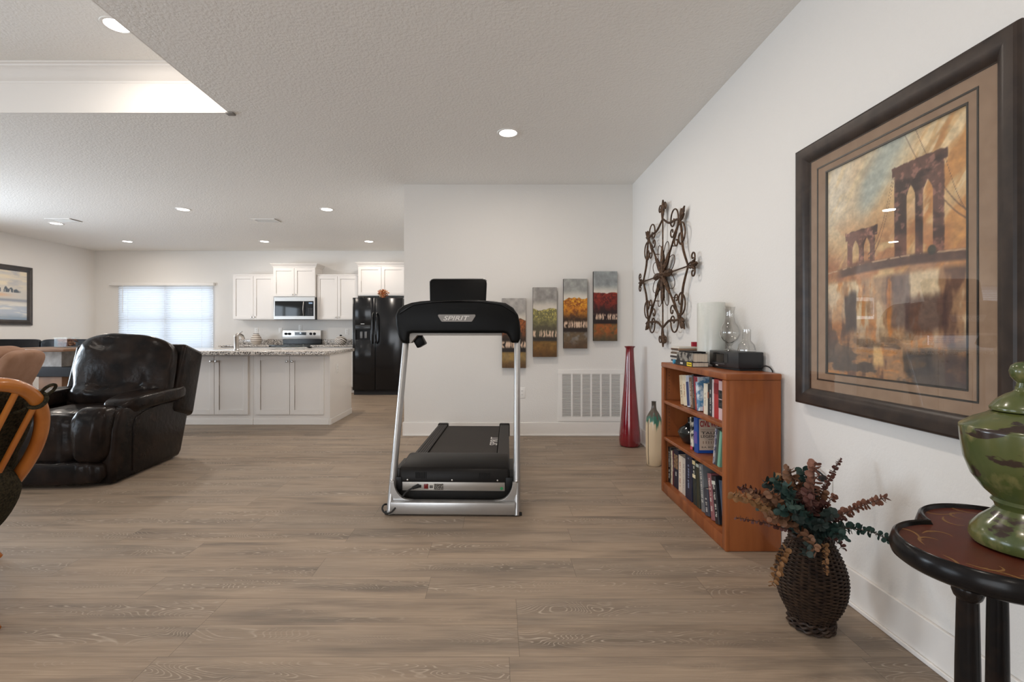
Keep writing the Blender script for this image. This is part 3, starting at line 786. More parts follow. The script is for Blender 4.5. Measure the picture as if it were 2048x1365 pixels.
def sea(s, t_):
    n = fbm(s*3, t_*16, 3); n2 = fbm(s*6, t_*9, 9)
    C = np.zeros(s.shape+(3,))+np.array([205, 200, 192])
    C = lerp(C, [226, 214, 190], sm(.35, .7, n)*sm(.55, .75, t_))
    C = lerp(C, [178, 178, 182], sm(.5, .75, n2)*sm(.5, .8, t_)*.7)
    C = lerp(C, [222, 178, 140], sm(.06, 0, abs(t_-.50-.03*(n-.5)))*sm(.9, .5, s))
    C = lerp(C, [150, 155, 165], sm(.05, 0, abs(t_-.40)))
    C = lerp(C, [178, 190, 205], sm(.35, .25, t_)*.8); C = lerp(C, [225, 222, 214], sm(.5, .62, n)*sm(.4, .3, t_)*.9)
    C = lerp(C, [120, 140, 160], sm(.14, .04, t_)*.6)
    tr = (vn(s*26, s*0, 4)); hh = .03+.10*tr*sm(.95, .7, s)
    C = lerp(C, [92, 100, 108], sm(.0, .02, hh-(t_-.57))*(t_ > .56)*sm(.93, .85, s)*(vn(s*60, t_*4, 8) > .28))
    return C
canvas('canvas', (XL+.012, Y0+.085, Z0+.085), (0, Y1-Y0-.17, 0), (0, 0, Z1-Z0-.17), 130, 90, lambda s, t_: sea(s, t_), t, attr_mat('oil_paint', .55))

# ---------------- black leather recliner (local: seat front towards -y, centre x=0)
t = thing('black_recliner', (-3.325, 3.43, 0), 'black leather recliner armchair facing the camera before the island', 'armchair', rz=math.radians(4.2), local=True)
rg = np.random.default_rng(4)
def wr(p, k=1.0, s=0):   # soft leather creases
    return .006*k*math.sin(9*p[0]+5*p[2]+s)*math.cos(7*p[2]-4*p[1]+2*s)
# base and side panels
P = [(.06, .012), (.86, .012), (.90, .05), (1.02, .40), (1.00, .52), (.60, .545), (.16, .555), (.10, .52), (.06, .40), (.035, .12)]
for sx in (-1, 1):
    build(MB().prism([(y, z) for y, z in P], 'x', sx*.515, sx*.33, bev=.03, seg=3), 'side_panel', M_leather, t, angle=60)
mb = MB(); mb.box(-.36, .36, .10, .92, .03, .34, bev=.02)
build(mb, 'seat_base', M_leather, t)
for sx in (-1, 1):
    def fr(p, q): return (q.x*(1+.05*p[2]), q.y-.03*(1-p[2]**2)+wr(p, 1.2, sx), q.z)
    build(MB().pillow((sx*.368, .10, .370), (.120, .125, .210), .55, fn=fr), 'arm_front', M_leather, t)
    def ap(p, q): return (q.x+.012*p[1], q.y, q.z+.035*p[1]*.4-.03*max(0, -p[1]-.5)+wr(p, 1.0, sx))
    build(MB().pillow((sx*.425, .58, .575), (.130, .40, .068), .55, fn=ap), 'armrest', M_leather, t)
def seat(p, q): return (q.x, q.y-.02*(1-p[0]**2), q.z+.02*(1-p[0]**2)*(p[2] > 0)+wr(p, 1.2)+.003*math.sin(26*p[0])*(p[1] < -.6))
build(MB().pillow((0, .42, .40), (.30, .36, .115), .45, 60, 28, fn=seat), 'seat_cushion', M_leather, t)
def fp(p, q): return (q.x, q.y-.012*math.sin(22*p[0])*.35+wr(p, .8), q.z)
build(MB().pillow((0, .075, .345), (.295, .085, .185), .5, 70, 28, fn=fp), 'footrest_panel', M_leather, t)
for sx in (-1, 1):
    sp_ = [(sx*.517, y, z) for y, z in ((.245, .055), (.245, .25), (.250, .40), (.285, .460), (.38, .492), (.60, .512), (.82, .510), (1.0, .485))]
    build(MB().tube(sp_, .0065, 8), 'seam_piping', M_leather, t)
build(MB().pillow((.02, .055, .105), (.45, .085, .088), .45, 90, 20, fn=lambda p, q: (q.x, q.y-.004*math.sin(40*p[0]), q.z+.003*math.sin(33*p[0]+1))), 'footrest_roll', M_leather, t)
# back: frame shell behind and a plump pillow in front
tilt = math.radians(17)
Mb = Matrix.Translation((0, .84, .40)) @ Matrix.Rotation(-tilt, 4, 'X')
build(MB().box(-.435, .535, -.09, .235, .0, .63, bev=.045, seg=4, M=Mb), 'back_frame', M_leather, t, angle=60)
def bp(p, q):
    puff = (1-p[0]**2*.55)
    fold = -.035*math.exp(-((p[2]+.42)/.16)**2)*(p[1] < 0)+(.017*math.sin(8.5*p[0]+1)+.009*math.sin(17*p[0]+6*p[2]))*math.exp(-((p[2]+.45)/.33)**2)*(p[1] < 0)+.005*math.sin(11*p[2]+6*p[0])*(p[1] < 0)
    return (q.x*(1-.07*p[2]+.02*math.sin(3*p[2])), q.y*puff-fold+wr(p, 1.6, 2), q.z+.02*(1-p[0]**2)*(p[2] > 0)-.03*max(0, p[0])*(p[2] > .2))
Mq = Matrix.Rotation(-tilt, 3, 'X')
build(MB().pillow((.105, .775, .785), (.410, .150, .305), .36, 90, 50, M=Mq, fn=bp), 'back_pillow', M_leather, t)
def lb(p, q): return (q.x, q.y*(1-p[0]**2*.3)+wr(p, 1.2, 4), q.z)
build(MB().pillow((.05, .72, .545), (.36, .10, .12), .5, 50, 24, M=Mq, fn=lb), 'lumbar_roll', M_leather, t)

# ---------------- tan microfibre recliner behind it, facing left
M_tan = mat('tan_microfibre', (.27, .15, .095), .85, spec=.2, col2=(.34, .20, .135), nscale=6, bump=.1, bscale=40)
t = thing('tan_recliner', (-5.93, 4.72, 0), 'tan microfibre recliner partly hidden behind the wooden hoop chair', 'armchair', rz=math.radians(-72), local=True)
build(MB().box(-.42, .42, .05, .85, .05, .42, bev=.05, seg=3), 'seat_base', M_tan, t, angle=60)
build(MB().pillow((0, .36, .46), (.30, .38, .10), .5), 'seat_cushion', M_tan, t)
for sx in (-1, 1): build(MB().pillow((sx*.40, .42, .52), (.12, .44, .14), .55), 'armrest', M_tan, t)
tl = math.radians(24); M1 = Matrix.Rotation(-tl, 3, 'X')
build(MB().pillow((0, .78, .71), (.33, .12, .285), .62, M=M1), 'back_pillow', M_tan, t)
build(MB().pillow((.02, .935, .68), (.34, .06, .28), .5, M=M1), 'back_frame', M_tan, t)

# ---------------- wooden hoop chair at the left edge
M_oak = mat('orange_honey_wood', (.52, .185, .035), .26, col2=(.40, .12, .02), nscale=6, stretch=(1, 1, .3), coat=.4)
M_chen = mat('dark_green_chenille', (.020, .020, .015), .95, spec=.1, col2=(.060, .050, .030), nscale=90, bump=.9, bscale=150)
C0 = Vector((-2.2815, 1.9771, .5469)); ra, rb, tt, ph = .308, .443, .5874, .2169
dv = Vector((-math.cos(ph), math.sin(ph), 0)); Hv = Vector((math.sin(ph), math.cos(ph), 0)); Uv = Vector((0, 0, 1))*math.cos(tt)-dv*math.sin(tt); Nv = Hv.cross(Uv).normalized()
if Nv.dot(dv) < 0: Nv = -Nv
t = thing('hoop_chair', (C0.x, C0.y, 0), 'honey wood hoop-backed chair with dark green cushion at the left edge', 'chair')
ring = [C0+Hv*ra*math.cos(a)+Uv*rb*math.sin(a) for a in np.linspace(-.34, PI+.34, 60)]
build(MB().tube(ring, .029, 14), 'hoop', M_oak, t)
for k in range(5):
    h = -.20+.1*k; q = rb*math.sqrt(1-(h/ra)**2)*.985
    build(MB().tube([C0+Hv*h+Uv*q-Nv*.008, C0+Hv*h*.95-Uv*q*.85-Nv*.012], [.0125, .0125], 10), 'spindle', M_oak, t)
def ck(p, q):
    k = max(0, -p[2])
    return (q.x*(1+.40*k), q.y*(1+.35*k), q.z)
Mc = Matrix((Hv, Nv, Uv)).transposed()
build(MB().pillow(C0+Nv*.112-Uv*.040, (.318, .095, .425), .72, 40, 26, M=Mc, fn=ck), 'back_cushion', M_chen, t)
build(MB().pillow(C0+Hv*.075-Uv*.27+Nv*.02, (.262, .125, .235), .8, 40, 26, M=Mc), 'lower_cushion', M_chen, t)
sd = Vector((-math.cos(ph), math.sin(ph), 0))
Ms = Matrix((Hv, sd, Vector((0, 0, 1)))).transposed()
sc_ = C0+sd*.33; sc_.z = .40
build(MB().pillow(sc_, (.30, .31, .10), .6, 40, 20, M=Ms), 'seat_cushion', M_chen, t)
ring2 = [Vector((sc_.x, sc_.y, .29))+Hv*.30*math.cos(a)+sd*.33*math.sin(a) for a in np.linspace(0, 2*PI, 60, endpoint=False)]
build(MB().tube(ring2, .024, 12, closed=True), 'seat_ring', M_oak, t)
for fx, fy in ((-1.878, 1.79), (-2.47, 2.37), (-2.95, 1.80), (-3.0, 2.32)):
    b1 = Vector((fx, fy, .0)); b0 = Vector((sc_.x, sc_.y, .285))+(Vector((fx-sc_.x, fy-sc_.y, 0)))*.45
    build(MB().tube([b0, b0.lerp(b1, .6)+Vector((0, 0, .02)), b1+Vector((0, 0, .012))], [.024, .021, .017], 10), 'leg', M_oak, t)
# dark tie knotted round the hoop
a0 = math.radians(49); kp = C0+Hv*ra*math.cos(a0)+Uv*rb*math.sin(a0)
tg = (-Hv*ra*math.sin(a0)+Uv*rb*math.cos(a0)).normalized(); rad = (Hv*math.cos(a0)+Uv*math.sin(a0)).normalized()
lp = [kp+(rad*math.cos(a)+Nv*math.sin(a))*.036+tg*.004*math.sin(a) for a in np.linspace(0, 2*PI, 20, endpoint=False)]
mb = MB(); mb.tube(lp, .009, 8, closed=True)
lp = [kp+rad*(.055+.030*math.cos(a))+tg*(.012+.022*math.sin(a)) for a in np.linspace(0, 2*PI, 20, endpoint=False)]
mb.tube(lp, .007, 8, closed=True)
mb.tube([kp-rad*.03, kp-rad*.06-tg*.01, kp-rad*.10-tg*.004+Nv*.02], .007, 8)
build(mb, 'cushion_tie', M_chen, t)
# ================================================================== TREADMILL
M_silver = mat('silver_painted_steel', (.50, .495, .49), .30, .75, col2=(.45, .445, .44), nscale=4)
M_plate = mat('brushed_aluminium', (.40, .375, .345), .42, .85)
M_console = mat('console_black_plastic', (.005, .005, .005), .40, spec=.12)
M_belt = mat('treadmill_belt', (.036, .031, .028), .75, spec=.25, bump=.15, bscale=300)
M_rail = mat('ribbed_side_rail', (.034, .030, .028), .6, spec=.3)
M_hood = mat('hood_black_plastic', (.009, .008, .0075), .42, spec=.2)
M_logo = mat('logo_silver', (.60, .57, .54), .4, .0)
M_logow = mat('logo_white', (.75, .73, .70), .5)
t = thing('treadmill', (-.272, 2.955, 0), 'black and silver folding treadmill standing in the middle of the room', 'treadmill', rz=math.radians(-1.3), local=True)
build(MB().box(-.385, .385, -.032, .032, .010, .084, bev=.006), 'crossbar', M_silver, t)
for s in (-1, 1):
    top = 1.09; lean = .33/1.05
    def U(z, x=None): return Vector(((.393+.010*z if s > 0 else -.392+.026*z), .0+z*lean, z))
    u = build(MB().tube([U(.0), U(.30), U(.7), U(top)], .0315, 24, flat=.66), 'upright', M_silver, t)
    build(MB().tube([U(.02), U(.295)], .0335, 24, flat=.68), 'sleeve', M_silver, u)
    build(MB().tube([U(-.0)+Vector((0, -.004, .0)), U(.016)], .0325, 20, flat=.67), 'end_cap', M_rubber, u)
    build(MB().lathe([(.009, 0), (.009, .004), (.005, .006), (.0001, .006)], n=10).xf(Matrix.Translation(U(.20)+Vector((0, -.0335, 0))) @ Matrix.Rotation(PI/2, 4, 'X')), 'bolt', M_nickel, u)
    # corner gusset with a scooped edge
    x0, x1 = .250, .392
    P = [(s*x0, .084)]+[(s*(x0+.03+.088*math.sin(a)), .200-.112*math.cos(a)) for a in np.linspace(.15, PI/2, 10)]+[(s*x1, .20), (s*x1, .084)]
    build(MB().prism(P, 'y', .004, .030), 'gusset', M_silver, t, bev=.002)
    # floor rail going back under the deck
    build(MB().box(s*.375, s*.425, .06, .95, .012, .075, bev=.008), 'base_rail', M_silver, t) if False else None
# lower frame: black pan with rounded bottom corners
P = [(-.375, .26), (-.375, .15)]+[(-.275-.10*math.cos(a), .15-.10*math.sin(a)) for a in np.linspace(0, PI/2, 8)][1:]+[(.275+.10*math.sin(a), .15-.10*math.cos(a)) for a in np.linspace(0, PI/2, 8)]+[(.375, .26)]
build(MB().prism(P, 'y', .075, .34, bev=.008), 'lower_pan', mat('pan_black', (.012, .011, .010), .5), t)
# motor hood
hp = [(.055, .183), (.052, .250), (.075, .272), (.36, .288), (.40, .282), (.40, .20), (.10, .183)]
mb = MB(); mb.prism(hp, 'x', -.350, .350, bev=.018, seg=3)
hood = build(mb, 'motor_hood', M_hood, t, angle=50)
for x0 in (-.243, .158):
    mb = MB()
    for k in range(7): mb.box(x0+k*.0105, x0+k*.0105+.0055, .0495, .0535, .208, .246)
    build(mb, 'vent_slots', mat('vent_dark', (.002, .002, .002), .8), hood)
for x in (-.294, -.012, .274):
    build(MB().lathe([(.006, 0), (.005, .003), (.0001, .004)], n=10).xf(Matrix.Translation((x, .055, .196)) @ Matrix.Rotation(PI/2, 4, 'X')), 'screw', M_nickel, hood)
pl = build(bx(-.328, .320, .058, .068, .128, .184, bev=.0015), 'power_panel', M_plate, t)
M_red = mat('red_rocker', (.16, .008, .008), .25)
build(bx(-.190, -.165, .052, .059, .141, .171, bev=.002), 'power_switch', M_red, pl)
build(bx(-.228, -.208, .054, .059, .146, .165, bev=.002), 'breaker_button', M_black, pl)
mb = MB(); mb.box(-.161, -.128, .0568, .0585, .136, .171)
lb_ = build(mb, 'barcode_label', mat('paper_label', (.72, .69, .64), .6), pl)
mb = MB()
for k in range(8): mb.box(-.156+k*.003, -.1545+k*.003+.0006*(k % 3), .0562, .0569, .143, .162)
build(mb, 'barcode', M_black, lb_)
build(bx(-.126, -.068, .0568, .0585, .133, .172), 'rating_label', mat('label_dark', (.06, .052, .045), .5, col2=(.35, .32, .28), nscale=160, lo=.5, hi=.6), pl)
build(bx(-.068, -.026, .0568, .0585, .131, .139), 'serial_label', mat('label_grey', (.20, .18, .16), .5, col2=(.5, .48, .45), nscale=300), pl)
build(bx(-.283, -.233, .0568, .0585, .170, .178), 'socket_label', mat('paper_label', (.72, .69, .64), .6), pl)
build(MB().lathe([(.0095, 0), (.0095, .002), (.0001, .0025)], n=16).xf(Matrix.Translation((.300, .058, .145)) @ Matrix.Rotation(PI/2, 4, 'X')), 'round_sticker', mat('green_sticker', (.03, .26, .09), .5), pl)
build(bx(-.385, -.33, .050, .058, .135, .215, bev=.004), 'left_bracket', M_black, t); build(bx(.325, .372, .050, .058, .135, .215, bev=.004), 'right_bracket', M_black, t)
# running deck
def dk(y): return .232+( .200-.232)*(y-.36)/(1.84-.36)
mb = MB()
rows = [[(-.255, y, dk(y)-.006), (.255, y, dk(y)-.006), (.255, y, dk(y)-.075), (-.255, y, dk(y)-.075)] for y in (.36, 1.80)]
R = mb.grid(rows, closed_u=True); mb._f(R[0][::-1]); mb._f(R[1])
belt = build(mb, 'belt', M_belt, t)
for s in (-1, 1):
    mb = MB()
    for (a, b, hh) in ((.262, .350, 0), (.272, .282, .003), (.290, .300, .003), (.308, .318, .003), (.326, .336, .003)):
        top_ = .006+hh; lo_ = -.075 if hh == 0 else .004
        rows = [[(s*a, y, dk(y)+top_), (s*b, y, dk(y)+top_), (s*b, y, dk(y)+lo_), (s*a, y, dk(y)+lo_)] for y in (.36, 1.815)]
        R = mb.grid(rows, closed_u=True); mb._f(R[0][::-1]); mb._f(R[1])
    build(mb, 'side_rail', M_rail, t, flat=True)
    mb = MB(); mb.box(s*.255, s*.358, 1.79, 1.86, .09, .217, bev=.012, seg=3)
    build(mb, 'rear_cap', M_hood, t)
build(MB().cyl((-.258, 1.80, .155), (.258, 1.80, .155), .036, n=24), 'rear_roller', M_rubber, t)
text_mesh('SPIRIT', 'belt_lettering', M_logow, belt, (0, 1, -.0215), (-1, 0, 0), (.222, 1.075, dk(1.075)-.0042), .062, .33, local=True)
# console (seen from its back)
def cx_(u): return (u-918)/290.0
def cz_(v): return HC-(v-665)/290.0
outl = [(877, 601.5), (845, 603.5), (826, 606.5), (810, 612), (799.5, 620.5), (794.5, 632), (795.5, 650), (799.5, 670), (803.5, 681), (809, 686.5), (819.5, 687), (820.5, 679), (822.5, 668), (828, 666.5),
        (1006, 666.5), (1014, 668), (1018.5, 675), (1021.5, 683.5), (1025, 686), (1037, 685.5), (1041, 678), (1041.5, 664), (1040, 647), (1036.5, 631), (1027, 617), (1012, 607.5), (990, 604), (958, 601.5)]
poly = [(cx_(u), cz_(v)) for u, v in outl]
mb = MB(); mb.prism(poly, 'y', .275, .50, bev=.022, seg=4)
con = build(mb, 'console', M_console, t, angle=50)
# slimmer raised brow over the console back
mb = MB()
br = [(cx_(u), cz_(v)) for u, v in [(862, 603.5), (835, 607), (815, 614), (806, 622), (803, 630), (832, 612), (870, 607), (918, 605.5), (966, 607), (1003, 612), (1032, 630), (1029, 622), (1020, 614), (1001, 607), (972, 603.5)]]
mb.prism(br, 'y', .268, .30, bev=.004)
build(mb, 'brow_ridge', mat('console_satin', (.006, .006, .006), .34, spec=.2), con)
P = [(-.133, 1.244), (-.128, 1.248), (.116, 1.248), (.121, 1.244), (.120, 1.236), (.100, 1.204), (.094, 1.199), (-.106, 1.199), (-.112, 1.204), (-.132, 1.236)]
bdg = build(MB().prism(P, 'y', .268, .278), 'badge', mat('badge_grey', (.22, .205, .19), .45, .0), con, bev=.0015)
text_mesh('SPIRIT', 'badge_lettering', M_logo, bdg, (1, 0, 0), (0, 0, 1), (-.008, .2662, 1.2235), .030, .176, shear=.28, local=True, bold=.015)
mb = MB()
for k in range(4): mb.box(-.14, .13, .2715, .2755, 1.262+k*.0085, 1.2655+k*.0085)
build(mb, 'speaker_slots', mat('vent_dark', (.002, .002, .002), .8), con)
build(MB().box(-.33, .30, .30, .46, 1.106, 1.124, bev=.006), 'underside_trim', mat('trim_grey', (.30, .28, .26), .5), con)
build(MB().prism([(-.335, 1.118), (-.27, 1.118), (-.318, 1.060), (-.333, 1.052)], 'y', .30, .36), 'hand_grip_bracket', mat('trim_grey', (.30, .28, .26), .5), con, bev=.003)
build(MB().box(-.032, .032, -.05, .05, -.042, .042, bev=.008, M=Matrix.Translation((-.282, .40, 1.068)) @ Matrix.Rotation(-.52, 4, 'Y')), 'hand_grip', M_console, con)
# reading rack
rp = []
for (cx0, cz0, a0) in ((.162, 1.470, 0), (-.178, 1.470, PI/2)):
    rp += [(cx0+.030*math.cos(a0+a), cz0+.030*math.sin(a0+a)) for a in np.linspace(0, PI/2, 7)]
rp = [(.186, 1.32)]+rp+[(-.200, 1.32)]
Mr = Matrix.Translation((0, .37, 1.33)) @ Matrix.Rotation(math.radians(-12), 4, 'X') @ Matrix.Translation((0, -.37, -1.33))
rk_ = build(MB().prism(rp, 'y', .345, .385, M=Mr, bev=.008, seg=3), 'reading_rack', M_console, t, angle=50)
ep = [(x, .345, z+.003) for x, z in rp[3:-2]]
build(MB().tube([Mr @ Vector((x, y+.02, z)) for x, y, z in ep], .0055, 8), 'rack_edge', mat('rack_edge_grey', (.16, .155, .15), .35), rk_)
# power cord
cpts = [(-.236, .050, .156), (-.262, .030, .150), (-.300, .018, .125), (-.335, .005, .075), (-.360, -.045, .040), (-.385, -.062, .028), (-.412, -.058, .032), (-.432, -.030, .045), (-.434, .02, .050), (-.415, .052, .040), (-.385, .075, .012), (-.30, .16, .008), (-.15, .30, .008)]
def smooth(P, n=6):
    P = [Vector(p) for p in P]; out = []
    for i in range(len(P)-1):
        p0, p1, p2, p3 = P[max(i-1, 0)], P[i], P[i+1], P[min(i+2, len(P)-1)]
        for k in range(n):
            u = k/n
            out.append(.5*((2*p1)+(p2-p0)*u+(2*p0-5*p1+4*p2-p3)*u*u+(3*p1-p0-3*p2+p3)*u**3))
    return out+[P[-1]]
mb = MB(); mb.tube(smooth(cpts), .0055, 8); mb.tube([(-.226, .06, .157), (-.258, .034, .151)], [.014, .009], 10)
build(mb, 'power_cord', M_rubber, t)

# ================================================================== FOUR TREE PANELS
M_oil = attr_mat('oil_paint', .55)
M_edge = mat('dark_canvas_edge', (.035, .028, .024), .7)
def treepanel(k, foliage, trunks, field, t_top, t_trunk0, t_trunk1, sky):
    def fn(s, t_):
        n = fbm(s*5+k*9, t_*14, k, 4); m = fbm(s*9, t_*24+k, k+5, 4); f = fbm(s*22, t_*60, k+2, 3)
        C = np.zeros(s.shape+(3,))+np.array(sky)
        C = C*(.80+.42*n)[..., None]
        C = lerp(C, [222, 214, 200], sm(t_top+.13, t_top+.01, t_)*.85)
        edge = t_top+.022*(vn(s*4+k, s*0, k)-.5)*2+.012*(vn(s*9, s*0, k+3)-.5)*2+.012*(f-.5)
        fol = np.array(foliage[0])+np.zeros_like(C)
        fol = lerp(fol, foliage[1], sm(.42, .62, m)); fol = lerp(fol, foliage[2], sm(.5, .72, f)*sm(t_trunk1, t_top, t_))
        dk_ = sm(t_trunk1+.20, t_trunk1+.01, t_+.07*(m-.5))
        fol = lerp(fol, foliage[3], dk_*.9)
        C = lerp(C, fol, sm(0, .012, edge-t_))
        # gaps of pale light between the trunks
        ph_ = s*trunks+.45*np.sin(s*11+k)+.25*np.sin(s*27+2*k)+.10*np.sin(t_*60+s*9)
        fr_ = ph_-np.floor(ph_); wdt = .20+.14*_h(np.floor(ph_), ph_*0, k)
        gap = sm(wdt+.10, wdt-.02, np.abs(fr_-.5))*sm(t_trunk0-.012, t_trunk0+.008, t_)*sm(t_trunk1+.025+.02*vn(s*14, s*0, k+6), t_trunk1-.012, t_)
        C = lerp(C, [226, 196, 170], gap*.92)
        gr = np.array(field[0])+np.zeros_like(C); gr = lerp(gr, field[1], sm(.40, .62, n)); gr = lerp(gr, field[2], sm(t_trunk0*.55, 0, t_)*.85)
        gr = gr*(.82+.36*m)[..., None]
        C = lerp(C, gr, sm(.006, -.006, t_-(t_trunk0-.055)))
        C = lerp(C, [30, 22, 20], sm(.060, .005, np.abs(t_-(t_trunk0-.028)+.04*(m-.5)))*.62)
        return C
    return fn
PAN = [(1004, 597, treepanel(1, ([96, 58, 34], [140, 78, 40], [176, 100, 48], [34, 28, 22]), 7, ([136, 112, 70], [150, 120, 66], [84, 56, 28]), .70, .285, .365, [168, 164, 160]), 'rust tree panel lowest on the wall, half behind the treadmill post'),
       (1066, 575, treepanel(2, ([112, 108, 72], [136, 130, 84], [206, 190, 104], [78, 72, 58]), 7, ([130, 96, 44], [116, 82, 36], [82, 54, 22]), .70, .285, .365, [150, 146, 142]), 'tall narrow panel painting with yellow-green birch-like trees'),
       (1127, 558, treepanel(3, ([150, 84, 28], [196, 122, 34], [232, 172, 50], [44, 32, 26]), 9, ([120, 112, 104], [104, 86, 64], [82, 58, 38]), .72, .295, .375, [152, 152, 148]), 'tall narrow panel painting with golden orange trees'),
       (1187, 543, treepanel(4, ([84, 26, 20], [122, 38, 26], [150, 52, 30], [34, 20, 20]), 8, ([158, 88, 38], [110, 84, 48], [66, 62, 46]), .69, .305, .375, [142, 146, 146]), 'tall narrow panel painting with dark red trees, highest of the row')]
s_ = 956/(YN-.055)
for u, v, fn, lab in PAN:
    x0 = (u-994)/s_; z1 = HC-(v-665)/s_; wd, hh = 47.7/s_, 139.5/s_
    t = thing('tree_panel_painting', (x0+wd/2, YN, z1-hh), lab, 'painting', 'four tall narrow tree paintings')
    build(bx(x0, x0+wd, YN-.0535, YN-.012, z1-hh, z1), 'stretched_canvas', M_edge, t, bev=.002)
    canvas('painted_front', (x0+.0008, YN-.0552, z1-hh+.0008), (wd-.0016, 0, 0), (0, 0, hh-.0016), 64, 180, fn, t, M_oil)

# ================================================================== TALL VASES
M_redglass = mat('red_glass', (.20, .006, .012), .10, spec=.7, coat=.6, col2=(.13, .003, .008), nscale=3)
t = thing('floor_vase', (1.318, 4.745, 0), 'tall tapering red glass floor vase in the corner before the grille', 'vase')
prof = [(.085, 0), (.098, .012), (.104, .06), (.100, .14), (.092, .22), (.074, .42), (.060, .60), (.049, .76), (.041, .88), (.0385, .955), (.041, .972), (.052, .983), (.053, .990), (.047, .990), (.036, .972), (.033, .94)]
build(MB().lathe(prof, (1.318, 4.745, 0), 48), 'vase_body', M_redglass, t)
vx, vy = 1.332, 4.06
m = mat('drip_glaze', (.66, .52, .35), .28, coat=.3)
nt = m.node_tree; L = nt.links; b = nt.nodes['Principled BSDF']; tc = nt.nodes.new('ShaderNodeTexCoord'); sx = nt.nodes.new('ShaderNodeSeparateXYZ'); L.new(tc.outputs['Object'], sx.inputs[0])
mp = nt.nodes.new('ShaderNodeMapping'); mp.inputs['Scale'].default_value = (38, 38, 2.0); L.new(tc.outputs['Object'], mp.inputs[0])
nz = nt.nodes.new('ShaderNodeTexNoise'); nz.inputs['Scale'].default_value = 1.3; L.new(mp.outputs[0], nz.inputs['Vector'])
ma = nt.nodes.new('ShaderNodeMath'); ma.operation = 'MULTIPLY_ADD'; ma.inputs[1].default_value = .26; L.new(nz.outputs['Fac'], ma.inputs[0]); L.new(sx.outputs[2], ma.inputs[2])
r = nt.nodes.new('ShaderNodeValToRGB'); L.new(ma.outputs[0], r.inputs[0])
e = r.color_ramp.elements; e[0].position = .475; e[0].color = (.66, .52, .35, 1); e[1].position = .70; e[1].color = (.045, .042, .035, 1)
for p_, c_ in ((.50, (.04, .16, .10)), (.545, (.03, .12, .09)), (.565, (.10, .075, .055))):
    q = e.new(p_); q.color = (*c_, 1)
L.new(r.outputs[0], b.inputs['Base Color'])
t = thing('drip_glaze_bottle', (vx, vy, 0), 'cream ceramic bottle with dark green drip glaze beside the bookcase', 'vase')
build(MB().lathe([(.052, 0), (.060, .01), (.066, .12), (.068, .28), (.066, .36), (.058, .41), (.040, .445), (.024, .470), (.019, .50), (.0185, .535), (.0215, .541), (.017, .541), (.014, .52)], (vx, vy, 0), 40), 'bottle_body', m, t)
build(MB().tube([(vx-.0585+.0, vy-.0325, .39), (vx-.0590, vy-.0345, .28), (vx-.0575, vy-.0335, .12), (vx-.052, vy-.030, .012)], .0022, 6), 'black_drip_line', M_black, t)
# ================================================================== BOOKCASE AND ITS BOOKS
M_cherry = mat('cherry_wood', (.315, .098, .030), .36, spec=.35, col2=(.205, .056, .016), nscale=16, stretch=(1, 1, .10), detail=8, coat=.12)
BX0, BX1, BY0, BY1, BZ = 1.172, 1.458, 2.452, 3.412, .915
t = thing('bookcase', (1.32, 2.93, 0), 'low orange-brown cherry bookcase against the right wall', 'bookcase')
build(bx(BX0+.012, BX1, BY0, BY0+.020, .002, BZ-.034, bev=.003), 'side_panel', M_cherry, t)
build(bx(BX0+.012, BX1, BY1-.020, BY1, .002, BZ-.034, bev=.003), 'side_panel', M_cherry, t)
build(bx(BX0, BX1+.002, BY0-.004, BY1+.004, BZ-.034, BZ, bev=.006), 'top', M_cherry, t)
build(bx(BX0, BX0+.022, BY0-.002, BY0+.042, .0, BZ-.034, bev=.006), 'stile', M_cherry, t)
build(bx(BX0, BX0+.022, BY1-.042, BY1+.002, .0, BZ-.034, bev=.006), 'stile', M_cherry, t)
build(bx(BX1-.008, BX1, BY0+.02, BY1-.02, .01, BZ-.034), 'back_panel', M_cherry, t)
for z in (.650, .394):
    build(bx(BX0+.004, BX1-.008, BY0+.0205, BY1-.0205, z-.022, z, bev=.003), 'shelf', M_cherry, t)
build(bx(BX0+.002, BX1-.008, BY0+.0205, BY1-.0205, .045, .072, bev=.003), 'shelf', M_cherry, t)
build(bx(BX0+.001, BX0+.020, BY0+.042, BY1-.042, .0, .068, bev=.004), 'plinth', M_cherry, t)
mb = MB()
for k in range(7):
    for z0 in (.70, .44): mb.cyl((BX0+.05, BY1-.0212, z0+k*.024), (BX0+.05, BY1-.0195, z0+k*.024), .003, n=8)
build(mb, 'peg_holes', M_slot, t)

